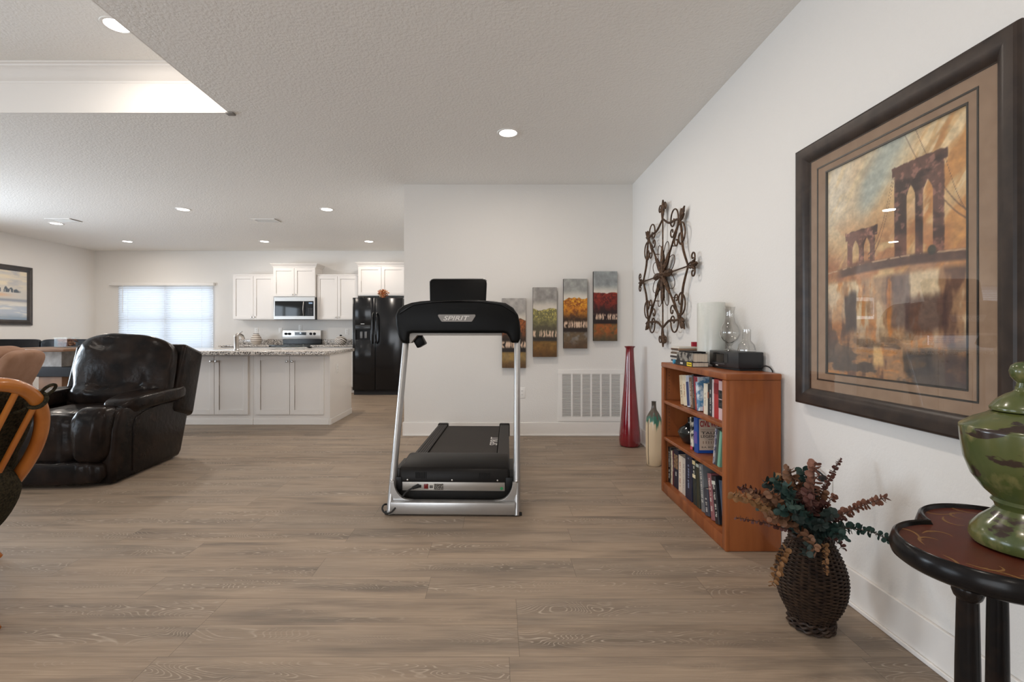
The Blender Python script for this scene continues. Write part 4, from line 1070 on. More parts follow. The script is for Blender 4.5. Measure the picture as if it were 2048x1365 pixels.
M_page = mat('book_pages', (.70, .62, .50), .8, col2=(.58, .50, .40), nscale=200, stretch=(1, 1, .02))
M_white_ink = mat('pale_ink', (.74, .71, .66), .6); M_dark_ink = mat('dark_ink', (.025, .022, .022), .6)
def cover_mat(rgb, rgb2=None):
    key = 'cover_%02x%02x%02x' % tuple(rgb) + ('_p' if rgb2 else '')
    return mat(key, lin(rgb), .42, col2=lin(rgb2) if rgb2 else None, nscale=26, lo=.45, hi=.55)
rgb_ = random.Random(11)
def book(y, th, h, z, col, lab, lean=0, d=.15, x=1.215, ink='dark', blocks=((.12, .88, 'ticks'),), col2=None, group=None, cat='book', rot=0):
    """upright book: spine towards -x, thickness along y, centred on y at its foot; lean>0 tips the head to +y"""
    a = math.radians(lean)
    t = thing('book', (x, y, z+.5*th*abs(math.sin(a))+.0005), lab, cat, group, local=True)
    t.rotation_euler = (-a, 0, math.radians(rot))
    cm = cover_mat(col, col2); b_ = .0022
    mb = MB()
    mb.prism([(d, -th/2), (.004, -th/2), (.0, -th/2+.004), (.0, th/2-.004), (.004, th/2), (d, th/2), (d, th/2-b_), (b_*1.6, th/2-b_), (b_*1.6, -th/2+b_), (d, -th/2+b_)], 'z', 0, h)
    cv = build(mb, 'cover', cm, t, local=True)
    build(bx(b_*1.7, d-.005, -th/2+b_*1.05, th/2-b_*1.05, .003, h-.003), 'page_block', M_page, t, local=True)
    for bl in blocks:
        z0, z1, kd = bl[0]*h, bl[1]*h, bl[2]
        im = M_dark_ink if ink == 'dark' else (M_white_ink if ink == 'pale' else ink)
        hw = th/2-.004
        mb = MB()
        if kd == 'panel': mb.box(-.0006, .0004, -hw-.002, hw+.002, z0, z1); nm = 'spine_panel'; im = bl[3] if len(bl) > 3 else im
        else:
            nm = 'spine_lettering'; q = z0; w_ = max(.0028, min(.009, hw*.45))
            while q < z1:
                ln = w_*rgb_.uniform(.7, 1.35)
                k = rgb_.randrange(4)
                if k != 3:
                    mb.box(-.0006, .0003, -w_, w_, q, q+ln*.22)
                    if k != 1: mb.box(-.0006, .0003, -w_, w_, q+ln*.62, q+ln*.84)
                    mb.box(-.0006, .0003, -w_ if k else w_*.55, -w_*.55 if k else w_, q+ln*.22, q+ln*.62)
                q += ln*1.12
        build(mb, nm, im, cv, flat=True, local=True)
    return t
G1, G2, G3 = 'books on the top shelf', 'books on the middle shelf', 'books on the bottom shelf'
ink = lambda c: mat('ink_%02x%02x%02x' % tuple(c), lin(c), .6)
Z1, Z2, Z3 = .650, .394, .072
book(3.140, .050, .192, Z1, (206, 188, 158), 'cream book with dark lettering, farthest left on the top shelf', 8, group=G1, blocks=((.2, .62, 'ticks'),))
book(3.086, .050, .196, Z1, (222, 210, 184), 'off-white book second from the left on the top shelf', 8, group=G1, ink=ink((170, 110, 50)), blocks=((.3, .7, 'ticks'),))
book(3.033, .042, .200, Z1, (196, 204, 218), 'pale blue-white book leaning on the top shelf beside a tan one', 8, group=G1, ink=ink((40, 60, 120)), blocks=((.04, .8, 'panel', ink((52, 66, 112))),))
book(2.985, .038, .192, Z1, (122, 92, 68), 'tan-brown book leaning on the top shelf between pale and black books', 8, group=G1, ink='pale')
book(2.949, .022, .215, Z1, (38, 36, 34), 'thin black paperback with white lettering leaning on the top shelf', 8, group=G1, ink='pale', blocks=((.3, .95, 'ticks'),))
book(2.921, .024, .206, Z1, (146, 36, 52), 'thin crimson book leaning on the top shelf beside a blue one', 8, group=G1, ink=ink((222, 160, 60)), blocks=((.1, .5, 'ticks'),))
book(2.889, .036, .204, Z1, (92, 140, 178), 'blue and white patterned book leaning on the top shelf', 8, group=G1, col2=(216, 224, 230), ink=ink((160, 40, 60)), blocks=((.86, .99, 'panel', ink((160, 40, 60))),))
book(2.843, .042, .135, Z1, (156, 160, 166), 'short grey book with red foot in the dark gap of the top shelf', 0, group=G1, x=1.235, ink=ink((186, 60, 40)), blocks=((.02, .26, 'panel', ink((186, 60, 40))),))
book(2.789, .050, .178, Z1, (224, 216, 196), 'upright cream-white book right of the gap on the top shelf', 0, group=G1, ink=ink((170, 160, 150)), blocks=((.2, .7, 'ticks'),))
book(2.751, .017, .178, Z1, (26, 22, 22), 'very thin black book beside the upright cream book', 0, group=G1, blocks=((.55, .75, 'panel', ink((150, 84, 60))),))
book(2.722, .032, .222, Z1, (40, 40, 44), 'tall dark grey book with white title on the top shelf', 0, group=G1, ink='pale', blocks=((.08, .66, 'ticks'),))
book(2.693, .020, .212, Z1, (212, 204, 204), 'slim pale book touching the big red book', 0, group=G1, ink=ink((150, 140, 140)), blocks=((.2, .4, 'ticks'),))
book(2.653, .054, .217, Z1, (166, 38, 40), 'thick red book near the right end of the top shelf', 0, group=G1, ink=ink((120, 20, 26)), blocks=((.62, .9, 'panel', ink((128, 24, 30))),))
book(2.597, .054, .212, Z1, (208, 178, 178), 'pinkish white book with black spine panels, last on the top shelf', 0, group=G1, ink='pale', blocks=((.30, .52, 'panel', M_dark_ink), (.54, .76, 'panel', M_dark_ink), (.33, .5, 'ticks'), (.57, .74, 'ticks')))

# middle shelf
px, py = 1.285, 3.165
t = thing('black_pottery_vase', (px, py, Z2), 'squat glossy black pottery vase on the middle shelf', 'vase')
build(MB().lathe([(.04, 0), (.052, .006), (.078, .05), (.084, .072), (.070, .098), (.040, .118), (.022, .135), (.019, .155), (.024, .166), (.019, .167), (.014, .15)], (px, py, Z2+.0005), 36), 'vase_body', mat('black_glaze', (.010, .013, .014), .12, coat=.4), t)
book(2.985, .034, .200, Z2, (226, 220, 204), 'white paperback with black splashes left of the blue book', 4, group=G2, col2=(26, 24, 24), ink=ink((170, 40, 50)), blocks=((.0, .10, 'panel', ink((190, 70, 90))),))
cb = book(2.916, .052, .212, Z2, (28, 74, 156), 'blue hardcover with printed front turned to the camera on the middle shelf', 2, group=G2, x=1.212, d=.155, ink=ink((110, 80, 150)), blocks=((.25, .6, 'panel', ink((96, 84, 160))),))
M_cream = mat('cover_cream', lin((196, 178, 160)), .5)
cov = [c for c in cb.children if c.name.startswith('cover')][0]
fp_ = build(bx(.012, .150, -.0268, -.0258, .018, .204), 'front_print', M_cream, cov, local=True)
ri, ki = ink((150, 28, 36)), M_dark_ink
for body, m_, zc, hh, ww, xc in (('CIVIL WAR', ri, .176, .036, .128, .081), ('TALES', ki, .121, .015, .110, .081), ('LEGENDS', ki, .101, .016, .118, .081), ('AND', ki, .083, .007, .03, .081), ('B.A. BOTKIN', ki, .036, .010, .11, .081)):
    text_mesh(body, 'cover_lettering', m_, fp_, (1, 0, 0), (0, 0, 1), (xc, -.0272, zc), hh, ww, local=True, bold=.035 if body == 'CIVIL WAR' else .012)
mb = MB()
for k in range(6): mb.box(.035+k*.016, .038+k*.016, -.0272, -.0267, .056, .072)
mb.box(.02, .142, -.0272, -.0267, .140, .1415).box(.02, .142, -.0272, -.0267, .130, .131)
build(mb, 'cover_ornament', ink((96, 60, 40)), fp_, flat=True, local=True)
book(2.662, .024, .205, Z2, (150, 150, 156), 'grey patterned book leaning right on the middle shelf', -9, group=G2, x=1.204, col2=(70, 70, 96), ink='pale', blocks=((.2, .9, 'ticks'),))
book(2.634, .024, .205, Z2, (66, 74, 70), 'dark green-grey book leaning right on the middle shelf', -9, group=G2, x=1.204, ink='pale', blocks=())
book(2.606, .024, .200, Z2, (120, 172, 148), 'mint green book last on the middle shelf', -9, group=G2, x=1.204, ink='dark', blocks=())
# bottom shelf
book(3.363, .046, .245, Z3, (36, 34, 34), 'black book with pale flecks farthest left on the bottom shelf', 1, group=G3, x=1.212, col2=(70, 64, 60), ink='pale')
book(3.321, .026, .232, Z3, (206, 192, 168), 'thin cream book second from the left on the bottom shelf', 1, group=G3, x=1.212)
book(3.292, .022, .238, Z3, (80, 34, 42), 'thin dark wine book on the bottom shelf beside a navy one', 1, group=G3, x=1.212, ink='pale', blocks=((.4, .8, 'ticks'),))
book(3.238, .074, .262, Z3, (28, 30, 48), 'thick navy book with tan picture panel on the bottom shelf', 0, group=G3, x=1.212, ink='pale', blocks=((.50, .86, 'panel', mat('spine_photo', lin((150, 118, 84)), .6, col2=lin((70, 50, 40)), nscale=60)), (.28, .42, 'ticks')))
book(3.165, .058, .240, Z3, (214, 200, 184), 'cream book with red-brown lettering on the bottom shelf', 0, group=G3, x=1.212, ink=ink((160, 96, 80)), blocks=((.15, .85, 'ticks'),))
book(3.104, .054, .240, Z3, (196, 186, 176), 'pale greyish book touching the big navy volume on the bottom shelf', 0, group=G3, x=1.212, ink=ink((150, 136, 126)), blocks=((.15, .85, 'ticks'),))
book(3.016, .106, .292, Z3, (24, 28, 52), 'largest navy book on the bottom shelf, in the middle', 0, group=G3, x=1.208, d=.19, ink=ink((150, 160, 190)), blocks=((.25, .9, 'ticks'),))
book(2.922, .046, .268, Z3, (36, 44, 40), 'black-green book with cream labels at both ends of its spine', 3.2, group=G3, x=1.208, ink='pale', blocks=((.90, .99, 'panel', ink((226, 210, 160))), (.60, .68, 'panel', ink((226, 214, 180))), (.70, .88, 'ticks')))
book(2.870, .044, .262, Z3, (50, 52, 40), 'dark olive book with pale top between cream-labelled and grey books', 3.2, group=G3, x=1.208, ink='pale', blocks=((.92, .99, 'panel', ink((190, 200, 190))),))
book(2.799, .046, .272, Z3, (108, 112, 116), 'grey book with big white lettering leaning on the bottom shelf', 8, group=G3, x=1.206, ink='pale', blocks=((.2, .92, 'ticks'),))
book(2.735, .056, .150, Z3, (58, 60, 72), 'short dark slate book leaning on the bottom shelf', 10, group=G3, x=1.202, ink='pale', blocks=((.15, .6, 'ticks'),))
book(2.672, .044, .252, Z3, (136, 84, 88), 'dusty maroon book with white title leaning on the bottom shelf', 12, group=G3, x=1.206, ink='pale', blocks=((.15, .95, 'ticks'),))
book(2.619, .046, .252, Z3, (30, 30, 36), 'black book with white title leaning, second from right on the bottom shelf', 12, group=G3, x=1.206, ink='pale', blocks=((.12, .78, 'ticks'), (.82, .90, 'panel', ink((200, 200, 190)))))
book(2.568, .040, .245, Z3, (70, 82, 100), 'blue-grey book at the right end of the bottom shelf', 12, group=G3, x=1.222, ink='pale', blocks=())

# ---- things on the bookcase
TZ_ = BZ+.0008
def flat_book(y0, y1, x0, x1, z0, z1, col, lab, sticker=None, group='books lying on the bookcase', col2=None):
    t = thing('book', ((x0+x1)/2, (y0+y1)/2, z0), lab, 'book', group)
    b_ = .0025; mb = MB()
    mb.box(x0, x1, y0, y1, z0, z0+b_).box(x0, x1, y0, y1, z1-b_, z1).box(x0, x0+b_, y0, y1, z0+b_, z1-b_)
    cv = build(mb, 'cover', cover_mat(col, col2), t)
    build(bx(x0+b_, x1-.004, y0+.003, y1-.003, z0+b_, z1-b_), 'page_block', M_page, t)
    return t, cv
t, cv = flat_book(2.905, 3.175, 1.186, 1.288, TZ_, TZ_+.029, (30, 29, 30), 'black book with yellow sticker lying lowest on the bookcase corner')
build(bx(1.1848, 1.1862, 2.912, 2.985, TZ_+.003, TZ_+.026), 'yellow_sticker', mat('yellow_sticker', lin((232, 206, 40)), .5), cv)
mb = MB()
for k in range(7): mb.box(1.1845, 1.1849, 2.920+k*.008, 2.925+k*.008, TZ_+.011, TZ_+.018)
build(mb, 'sticker_lettering', M_dark_ink, cv, flat=True)
mb = MB()
for k in range(4): mb.box(1.1852, 1.1861, 3.052+k*.011, 3.060+k*.011, TZ_+.008, TZ_+.020)
build(mb, 'spine_lettering', M_white_ink, cv, flat=True)
t, cv = flat_book(2.905, 3.165, 1.19, 1.284, TZ_+.0295, TZ_+.083, (150, 146, 138), 'thick book with black and white spine lying on the black book', col2=(34, 33, 36))
for k in range(9):
    rr = random.Random(40+k); z0 = TZ_+.0128*k
    dx, dy = rr.uniform(-.006, .006), rr.uniform(-.006, .006)
    tone = ('whitish', 'grey-blue', 'cream', 'dark brown', 'pale grey', 'tan', 'dark grey', 'light brown', 'white-edged')[k]
    where = ('at the bottom', 'second from the bottom', 'third from the bottom', 'fourth from the bottom', 'in the middle', 'fourth from the top', 'third from the top', 'second from the top', 'on top')[k]
    cc = ((200, 196, 190), (130, 140, 156), (214, 204, 184), (76, 60, 52), (190, 188, 186), (176, 150, 122), (66, 64, 66), (150, 120, 96), (206, 200, 190))[k]
    y0, x0 = 3.215+dy, 1.222+dx
    t = thing('cd_case', (x0+.06, y0+.07, z0), '%s disc case %s of the stack on the bookcase' % (tone, where), 'disc case', 'disc cases stacked on the bookcase')
    build(bx(x0, x0+.125, y0, y0+.142, z0, z0+.0122, bev=.001), 'case', cover_mat(cc), t)
    build(bx(x0-.0006, x0+.0005, y0+.008, y0+.134, z0+.003, z0+.0096), 'insert_edge', M_dark_ink if k % 2 else M_white_ink, t)
tag(build(bx(1.335, 1.392, 3.27, 3.29, TZ_, TZ_+.146, bev=.002), 'gift_card_box', mat('deep_red_card', lin((150, 22, 44)), .45), origin=(1.36, 3.28, TZ_)), 'small dark red box standing behind the disc case stack', 'box')
tag(build(bx(1.20, 1.28, 2.93, 3.06, TZ_+.0835, TZ_+.0925, bev=.001), 'disc_wallet', M_black, origin=(1.27, 3.0, TZ_+.0835)), 'thin black disc wallet lying on the thick book', 'disc case')
# blue round cap at the spine
tag(build(MB().cyl((1.186, 3.215, TZ_+.0145), (1.20, 3.215, TZ_+.0145), .0142, n=20), 'blue_bottle_cap', mat('blue_cap', lin((60, 150, 190)), .4), origin=(1.19, 3.215, TZ_)), 'small light blue round cap at the left end of the black book', 'cap')
# radio
ry0, ry1, rx0, rx1, rz0, rz1 = 2.62, 2.975, 1.312, 1.460, BZ+.0005, 1.018
t = thing('table_radio', (1.39, 2.8, rz0), 'black tabletop radio with bowed front on the bookcase', 'radio')
def bow(o=0.0, n=12): return [(rx1-.0, ry0+o)]+[(rx1, ry1-o)]+[(rx0+.012+o-.022*math.sin(PI*k/n), ry1-o-(ry1-ry0-2*o)*k/n) for k in range(n+1)]
build(MB().prism(bow(), 'z', rz0+.012, rz1, bev=.004), 'housing', mat('radio_graphite', (.018, .019, .021), .30), t, angle=50)
build(MB().prism(bow(.012), 'z', rz0, rz0+.012), 'foot', M_rubber, t)
mb = MB(); rows = []
for z in (rz0+.040, rz1-.012): rows.append([(rx0+.0105-.022*math.sin(PI*k/12), ry1-(ry1-ry0)*k/12, z) for k in range(3, 10)])
mb.grid(rows); build(mb, 'display', M_blackglass, t)
mb = MB(); rows = []
for z in (rz0+.028, rz0+.0315): rows.append([(rx0+.0100-.022*math.sin(PI*k/12), ry1-(ry1-ry0)*k/12, z) for k in range(2, 9)])
mb.grid(rows); build(mb, 'disc_slot', mat('slot_grey', (.10, .10, .11), .3), t)
build(bx(rx0-.0125, rx0-.0108, 2.815, 2.84, rz0+.017, rz0+.022), 'badge', M_logo, t)
cp_ = smooth([(1.445, ry0, .935), (1.455, ry0-.035, .945), (1.4665, 2.555, .93), (1.4672, 2.54, .89), (1.4672, 2.52, .70), (1.467, 2.50, .40), (1.4665, 2.47, .24), (1.455, 2.36, .20), (1.448, 2.285, .24), (1.442, 2.26, .36), (1.440, 2.245, .475), (1.442, 2.21, .505), (1.450, 2.16, .500), (1.455, 2.135, .49)])
mb = MB(); mb.tube(cp_, .0035, 8); mb.box(1.440, 1.4668, 2.123, 2.147, .462, .488, bev=.004)
build(mb, 'power_cord', M_rubber, t)
# glass
wx, wy, wr_ = 1.376, 3.072, .084
m = mat('frosted_white_glass', (.95, .95, .90), .25, col2=(.82, .86, .80), nscale=14, stretch=(1, 1, .25), lo=.3, hi=.7, spec=.6, bump=.2, bscale=30, trans=.25)
t = thing('white_glass_cylinder', (wx, wy, TZ_), 'tall milky white glass cylinder vase behind the radio', 'vase')
build(MB().lathe([(.078, 0), (wr_, .006), (wr_, .395), (wr_-.003, .402), (wr_-.008, .395), (wr_-.008, .02), (.0001, .015)], (wx, wy, TZ_), 48), 'cylinder', m, t)
M_clr = glass('thin_clear_glass', (.955, .95, .94), .16)
wx, wy = 1.400, 2.875
t = thing('clear_glass_vase', (wx, wy, rz1), 'clear glass bulb vase with narrow neck on the radio', 'vase')
build(MB().lathe([(.036, 0), (.034, .004), (.014, .012), (.010, .026), (.020, .040), (.044, .062), (.058, .095), (.057, .120), (.046, .148), (.031, .170), (.026, .20), (.026, .235), (.031, .262), (.0285, .262), (.0235, .235), (.0235, .20), (.029, .168), (.044, .146), (.055, .119), (.055, .096), (.040, .066), (.012, .045)], (wx, wy, rz1+.0006), 40), 'vase_body', M_clr, t)
wx, wy = 1.405, 2.69
t = thing('clear_glass_holder', (wx, wy, rz1), 'small faint clear glass candle holder at the right end of the radio', 'candle holder')
build(MB().lathe([(.047, 0), (.048, .01), (.042, .04), (.026, .058), (.022, .064), (.0225, .125), (.0205, .125), (.020, .066), (.024, .056), (.039, .038), (.045, .01)], (wx, wy, rz1+.0006), 36), 'holder_body', M_clr, t)
# ================================================================== IRON SCROLL WALL ORNAMENT
M_iron = mat('aged_bronze_iron', (.045, .026, .016), .5, .55, col2=(.12, .065, .035), nscale=40, bump=.3, bscale=90)
SX, SY, SZ = 1.438, 4.135, 1.625          # plane off the wall, centre
def W(p, q, o=0): return (SX-o, SY-p, SZ+q)     # p runs towards the camera, q up, o out of the wall
t = thing('scroll_wall_ornament', (XR, SY, SZ), 'round wrought iron scroll ornament on the right wall above the bookcase', 'wall ornament')
SPK = [(0, .635), (45, .655), (90, .70), (135, .655), (180, .61), (225, .66), (270, .70), (315, .655)]   # degrees from up, clockwise towards the camera
def pol(r, deg): a = math.radians(deg); return (r*math.sin(a), r*math.cos(a))
ASP = 1.0
def spiral(c, r0, r1, a0, turns, n=26):
    out = []
    for k in range(n):
        u = k/(n-1); a = a0+turns*2*PI*u; r = r0*(1-u)+r1*u
        out.append((c[0]+r*math.cos(a), c[1]+r*math.sin(a)))
    return out
def to3(P, o=0): return [W(p, q, o) for p, q in P]
def leaf(mb, base, deg, ln, wd, o=.008):
    """pointed acanthus leaf with lobed edge and raised midrib"""
    n = 8; d = (math.sin(math.radians(deg)), math.cos(math.radians(deg))); s = (d[1], -d[0]); rows = []
    for k in range(n+1):
        u = k/n; w_ = wd*math.sin(PI*min(1, .12+.88*u))*(1-.25*(k % 2))*(1 if k < n else .05)
        c = (base[0]+d[0]*ln*u, base[1]+d[1]*ln*u)
        rows.append([W(c[0]-s[0]*w_, c[1]-s[1]*w_, o-.006), W(c[0], c[1], o+.008*math.sin(PI*u)), W(c[0]+s[0]*w_, c[1]+s[1]*w_, o-.006)])
    R = mb.grid(rows)
    rows = [[Vector(p)+Vector((.006, 0, 0)) for p in r] for r in rows]; mb.grid(rows)
for i, (dg, R_) in enumerate(SPK):
    mb = MB(); P = [pol(r, dg) for r in np.linspace(.02, R_-.06, 16)]
    rr = [.017 if r < .20 else (.0085 if (dg % 90) else .0065) for r in np.linspace(.02, R_-.06, 16)]
    for k in range(16): rr[k] *= 1+.18*(k % 2)*(k < 6)
    mb.tube(to3(P, .004), rr, 8)
    leaf(mb, pol(.08, dg), dg, .17, .036, .016); leaf(mb, pol(.16, dg+0), dg+180, .11, .030, .018); leaf(mb, pol(.05, dg), dg, .10, .030, .022)
    build(mb, 'spoke', M_iron, t)
    mb = MB(); leaf(mb, pol(R_-.12, dg), dg, .135, .036 if dg % 90 else .026)
    leaf(mb, pol(R_-.10, dg), dg-28, .08, .02); leaf(mb, pol(R_-.10, dg), dg+28, .08, .02)
    build(mb, 'leaf_tip', M_iron, t)
def local_curve(dg, P):      # points given as (across, along) relative to a spoke
    a = math.radians(dg); d = (math.sin(a), math.cos(a)); s = (d[1], -d[0])
    return [(s[0]*x+d[0]*y, s[1]*x+d[1]*y) for x, y in P]
for i, (dg, R_) in enumerate(SPK):
    if dg % 90 == 0:     # cardinal tips: a pair of curled hooks springing from the tip's foot
        for sgn in (-1, 1):
            P = [(sgn*.006, R_-.16), (sgn*.022, R_-.10)]
            P += [(sgn*x, y) for x, y in spiral((.058, R_-.058), .042, .010, PI*.95, -1.05, 22)]
            build(MB().tube(to3(local_curve(dg, P), .006), .0062, 8), 'tip_scroll', M_iron, t)
    else:                # diagonal spokes: big loops at the rim and small curls half-way
        for sgn in (-1, 1):
            P = [(sgn*.008, R_-.135)]
            P += [(sgn*x, y) for x, y in spiral((.104, R_-.170), .096, .070, PI*1.0, -.62, 24)]
            P += [(sgn*x, y) for x, y in spiral((.112, R_-.186), .064, .014, PI*1.0-.62*2*PI, -.62, 14)]
            build(MB().tube(to3(local_curve(dg, P), .006), .0064, 8), 'rim_loop', M_iron, t)
            P = [(sgn*.004, R_-.155), (sgn*.010, R_-.20), (sgn*.020, R_-.245)]
            P += [(sgn*x, y) for x, y in spiral((.066, R_-.268), .047, .013, PI*.95, .95, 20)]
            build(MB().tube(to3(local_curve(dg, P), .006), .0062, 8), 'inner_curl', M_iron, t)
# outer bars linking each cardinal spoke to the diagonals
for i, (dg, R_) in enumerate(SPK):
    if dg % 90: continue
    for sgn in (-1, 1):
        dg2, R2 = SPK[(i+sgn) % 8]
        A = pol(R_-.15, dg); B = pol(R2-.10, dg2)
        m1 = ((A[0]*.6+B[0]*.4)*.93, (A[1]*.6+B[1]*.4)*.93); m2 = ((A[0]*.25+B[0]*.75)*.98, (A[1]*.25+B[1]*.75)*.98)
        P = smooth([W(*A, .004), W(*m1, .004), W(*m2, .004), W(*B, .004)], 6)
        build(MB().tube(P, [.0075+.003*math.sin(PI*k/(len(P)-1)) for k in range(len(P))], 8), 'linking_bar', M_iron, t)
for k in range(8):       # thin wire petals round the hub
    dg = 22.5+45*k; P = []
    for j in range(28):
        u = j/27; a = 2*PI*u
        P.append((.058*math.sin(a)*(1-.15*math.cos(a)), .155-.135*math.cos(a)))
    build(MB().tube(to3(local_curve(dg, P), .0), .0034, 6, closed=False), 'wire_petal', M_iron, t)
mb = MB(); mb.lathe([(.045, 0), (.045, .010), (.034, .018), (.026, .022), (.020, .030), (.0001, .034)], n=24, fn=lambda r, z, th: r*(1+.14*math.cos(8*th))).xf(Matrix.Translation((SX-.004, SY, SZ)) @ Matrix.Rotation(-PI/2, 4, 'Y'))
build(mb, 'rosette', M_iron, t)
mb = MB()
for dg in (45, 135, 225, 315): mb.cyl(W(*pol(.30, dg), 0), (XR-.0005, W(*pol(.30, dg))[1], W(*pol(.30, dg))[2]), .004, n=8)
build(mb, 'wall_pegs', M_iron, t)

# ================================================================== LARGE FRAMED BRIDGE PICTURE
M_frame = mat('dark_brown_frame', (.026, .019, .016), .32, spec=.3, col2=(.046, .032, .025), nscale=16)
M_mat = mat('suede_mat_board', (.335, .225, .150), .85, spec=.2, col2=(.29, .19, .125), nscale=22)
M_fillet = mat('dark_fillet', (.035, .030, .024), .35, .3)
PY0, PY1, PZ0, PZ1 = 1.312, 2.298, .792, 1.992
t = thing('framed_bridge_picture', (XR, 1.8, PZ0), 'large framed picture of a stone bridge in autumn colours, right wall', 'picture')
prof = [(0, 0), (0, .034), (.004, .043), (.012, .046), (.040, .042), (.060, .034), (.070, .028), (.076, .022), (.078, .012), (.078, .002)]
build(frame_mb((XR-.001, PY1, PZ0), (0, -1, 0), (0, 0, 1), (-1, 0, 0), PY1-PY0, PZ1-PZ0, prof), 'frame', M_frame, t, angle=18)
IY0, IY1, IZ0, IZ1 = 1.488, 2.120, .950, 1.838       # printed area
OY0, OY1, OZ0, OZ1 = 1.448, 2.180, .911, 1.876       # outer fillet
def ring_mat(y0, y1, z0, z1, a0, a1, b0, b1, x, th):
    mb = MB()
    mb.box(x, x+th, y0, y1, z0, b0).box(x, x+th, y0, y1, b1, z1).box(x, x+th, y0, a0, b0, b1).box(x, x+th, a1, y1, b0, b1); return mb
build(ring_mat(PY0+.07, PY1-.07, PZ0+.07, PZ1-.07, OY0, OY1, OZ0, OZ1, XR-.016, .012), 'outer_mat', M_mat, t, flat=True)
build(ring_mat(OY0, OY1, OZ0, OZ1, OY0+.006, OY1-.006, OZ0+.006, OZ1-.006, XR-.0178, .014), 'outer_fillet', M_fillet, t, bev=.001)
build(ring_mat(OY0+.006, OY1-.006, OZ0+.006, OZ1-.006, IY0-.006, IY1+.006, IZ0-.006, IZ1+.006, XR-.0145, .010), 'inner_mat', M_mat, t, flat=True)
build(ring_mat(IY0-.006, IY1+.006, IZ0-.006, IZ1+.006, IY0, IY1, IZ0, IZ1, XR-.0163, .012), 'inner_fillet', M_fillet, t, bev=.001)
def bridge(s, t_):
    st = lambda a, b, sd: fbm(s*a, t_*b, sd, 4)
    # slanting brush strokes
    u = s*.75+t_*.66; v = -s*.66+t_*.75
    n1 = fbm(u*3.2, v*11, 1, 4); n2 = fbm(u*5, v*24, 2, 4); n3 = st(6, 14, 3); n4 = st(26, 44, 4)
    C = np.zeros(s.shape+(3,))+np.array([214, 170, 108])
    C = lerp(C, [226, 208, 176], sm(.62, .05, s)*sm(.50, .85, t_))
    C = lerp(C, [196, 128, 62], sm(.40, .62, n1)*sm(.25, .95, s+.15))
    C = lerp(C, [230, 200, 148], sm(.50, .66, n2)*.75)
    C = lerp(C, [168, 176, 162], sm(.16, .02, np.abs(v-.36-.05*n3))*sm(.62, .80, t_)*sm(.20, .36, s)*.9)
    C = lerp(C, [182, 108, 56], sm(.80, .52, t_)*sm(.38, .60, n3)*.8)
    C = lerp(C, [150, 88, 54], sm(.62, .50, t_)*sm(.45, .6, n2)*.6)
    C = lerp(C, [168, 96, 48], sm(.20, .0, s)*sm(.70, .5, t_)*.7)
    C = lerp(C, [206, 138, 66], sm(.84, .95, s)*sm(.45, .6, n1))
    # far tower
    def tower(C, a, b, t0, t1, col, arches, ah, hz):
        e = .010*(n4-.5)
        body = sm(a-.004, a+.004, s+e)*sm(b+.004, b-.004, s+e)*sm(t1+.003, t1-.003, t_+e)*sm(t0-.02, t0, t_)
        cor = sm(a-.022, a-.016, s+e)*sm(b+.022, b+.016, s+e)*sm(t1+.016, t1+.010, t_+e*1.6)*sm(t1-.030, t1-.024, t_+e)
        bd = np.maximum(body, cor)
        K = np.array(col)+np.zeros_like(C); K = lerp(K, np.array(col)*.55, sm(.42, .62, n3)); K = lerp(K, np.array(col)*1.55+12, sm(.56, .72, n4)*.6)
        K = lerp(K, [150, 84, 56], sm(t0+(t1-t0)*.35, t0, t_)*.45)
        for (c0, c1) in arches:
            m_ = (c0+c1)/2; h_ = (c1-c0)/2
            x = np.abs(s-m_)/h_
            hgt = ah-(hz)*(1-np.sqrt(np.clip(1-x, 0, 1)))
            bd = bd*(1-sm(1.0, .90, x)*sm(.004, -.004, t_-hgt)*sm(t0-.01, t0+.01, t_))
        return lerp(C, K, bd*.97)
    C = tower(C, .185, .415, .520, .655, [128, 82, 66], [(.228, .285), (.325, .378)], .625, .05)
    C = tower(C, .560, .872, .490, .872, [104, 66, 52], [(.640, .700), (.745, .808)], .790, .06)
    # cables
    def cable(C, f, a, b, w_=.0032, k=.75):
        y = f(s); return lerp(C, [92, 62, 50], sm(w_*1.6, w_*.5, np.abs(t_-y))*(s > a)*(s < b)*k)
    C = cable(C, lambda x: .53+.36*((x-.36)/.20)**2*.9, .36, .56); C = cable(C, lambda x: .545+.34*((x-.34)/.22)**2, .36, .56)
    C = cable(C, lambda x: .585+.27*((1.05-x)/.32)**1.6*(x < 1.05), .62, 1.0); C = cable(C, lambda x: .60+.27*np.clip((1.04-x)/.17, 0, 2)**1.8, .87, 1.0)
    C = cable(C, lambda x: .615+.30*np.clip((1.05-x)/.30, 0, 2)**1.7, .60, 1.0)
    # deck
    dk_ = .475+.018*np.sin(s*3.1)
    C = lerp(C, [86, 58, 46], sm(.028, .012, np.abs(t_-dk_))*sm(.05, .16, s)*.92)
    C = lerp(C, [190, 150, 110], sm(.005, .002, np.abs(t_-dk_-.018))*(n4 > .5)*.8)
    C = lerp(C, [52, 52, 40], sm(.030, .02, np.hypot(s-.80, (t_-.515)*1.35))*.9)
    # pier and town below
    low = sm(.455, .425, t_)
    vb = fbm(s*9, t_*5, 11, 4); vb2 = fbm(s*17, t_*8, 12, 4); hb = fbm(s*6, t_*26, 13, 4)
    Lw = np.zeros_like(C)+np.array([164, 116, 72])
    Lw = lerp(Lw, [216, 186, 140], sm(.50, .62, vb)*sm(.08, .30, t_))
    Lw = lerp(Lw, [104, 66, 44], sm(.48, .36, vb)); Lw = lerp(Lw, [198, 116, 44], sm(.55, .70, vb2)*.85)
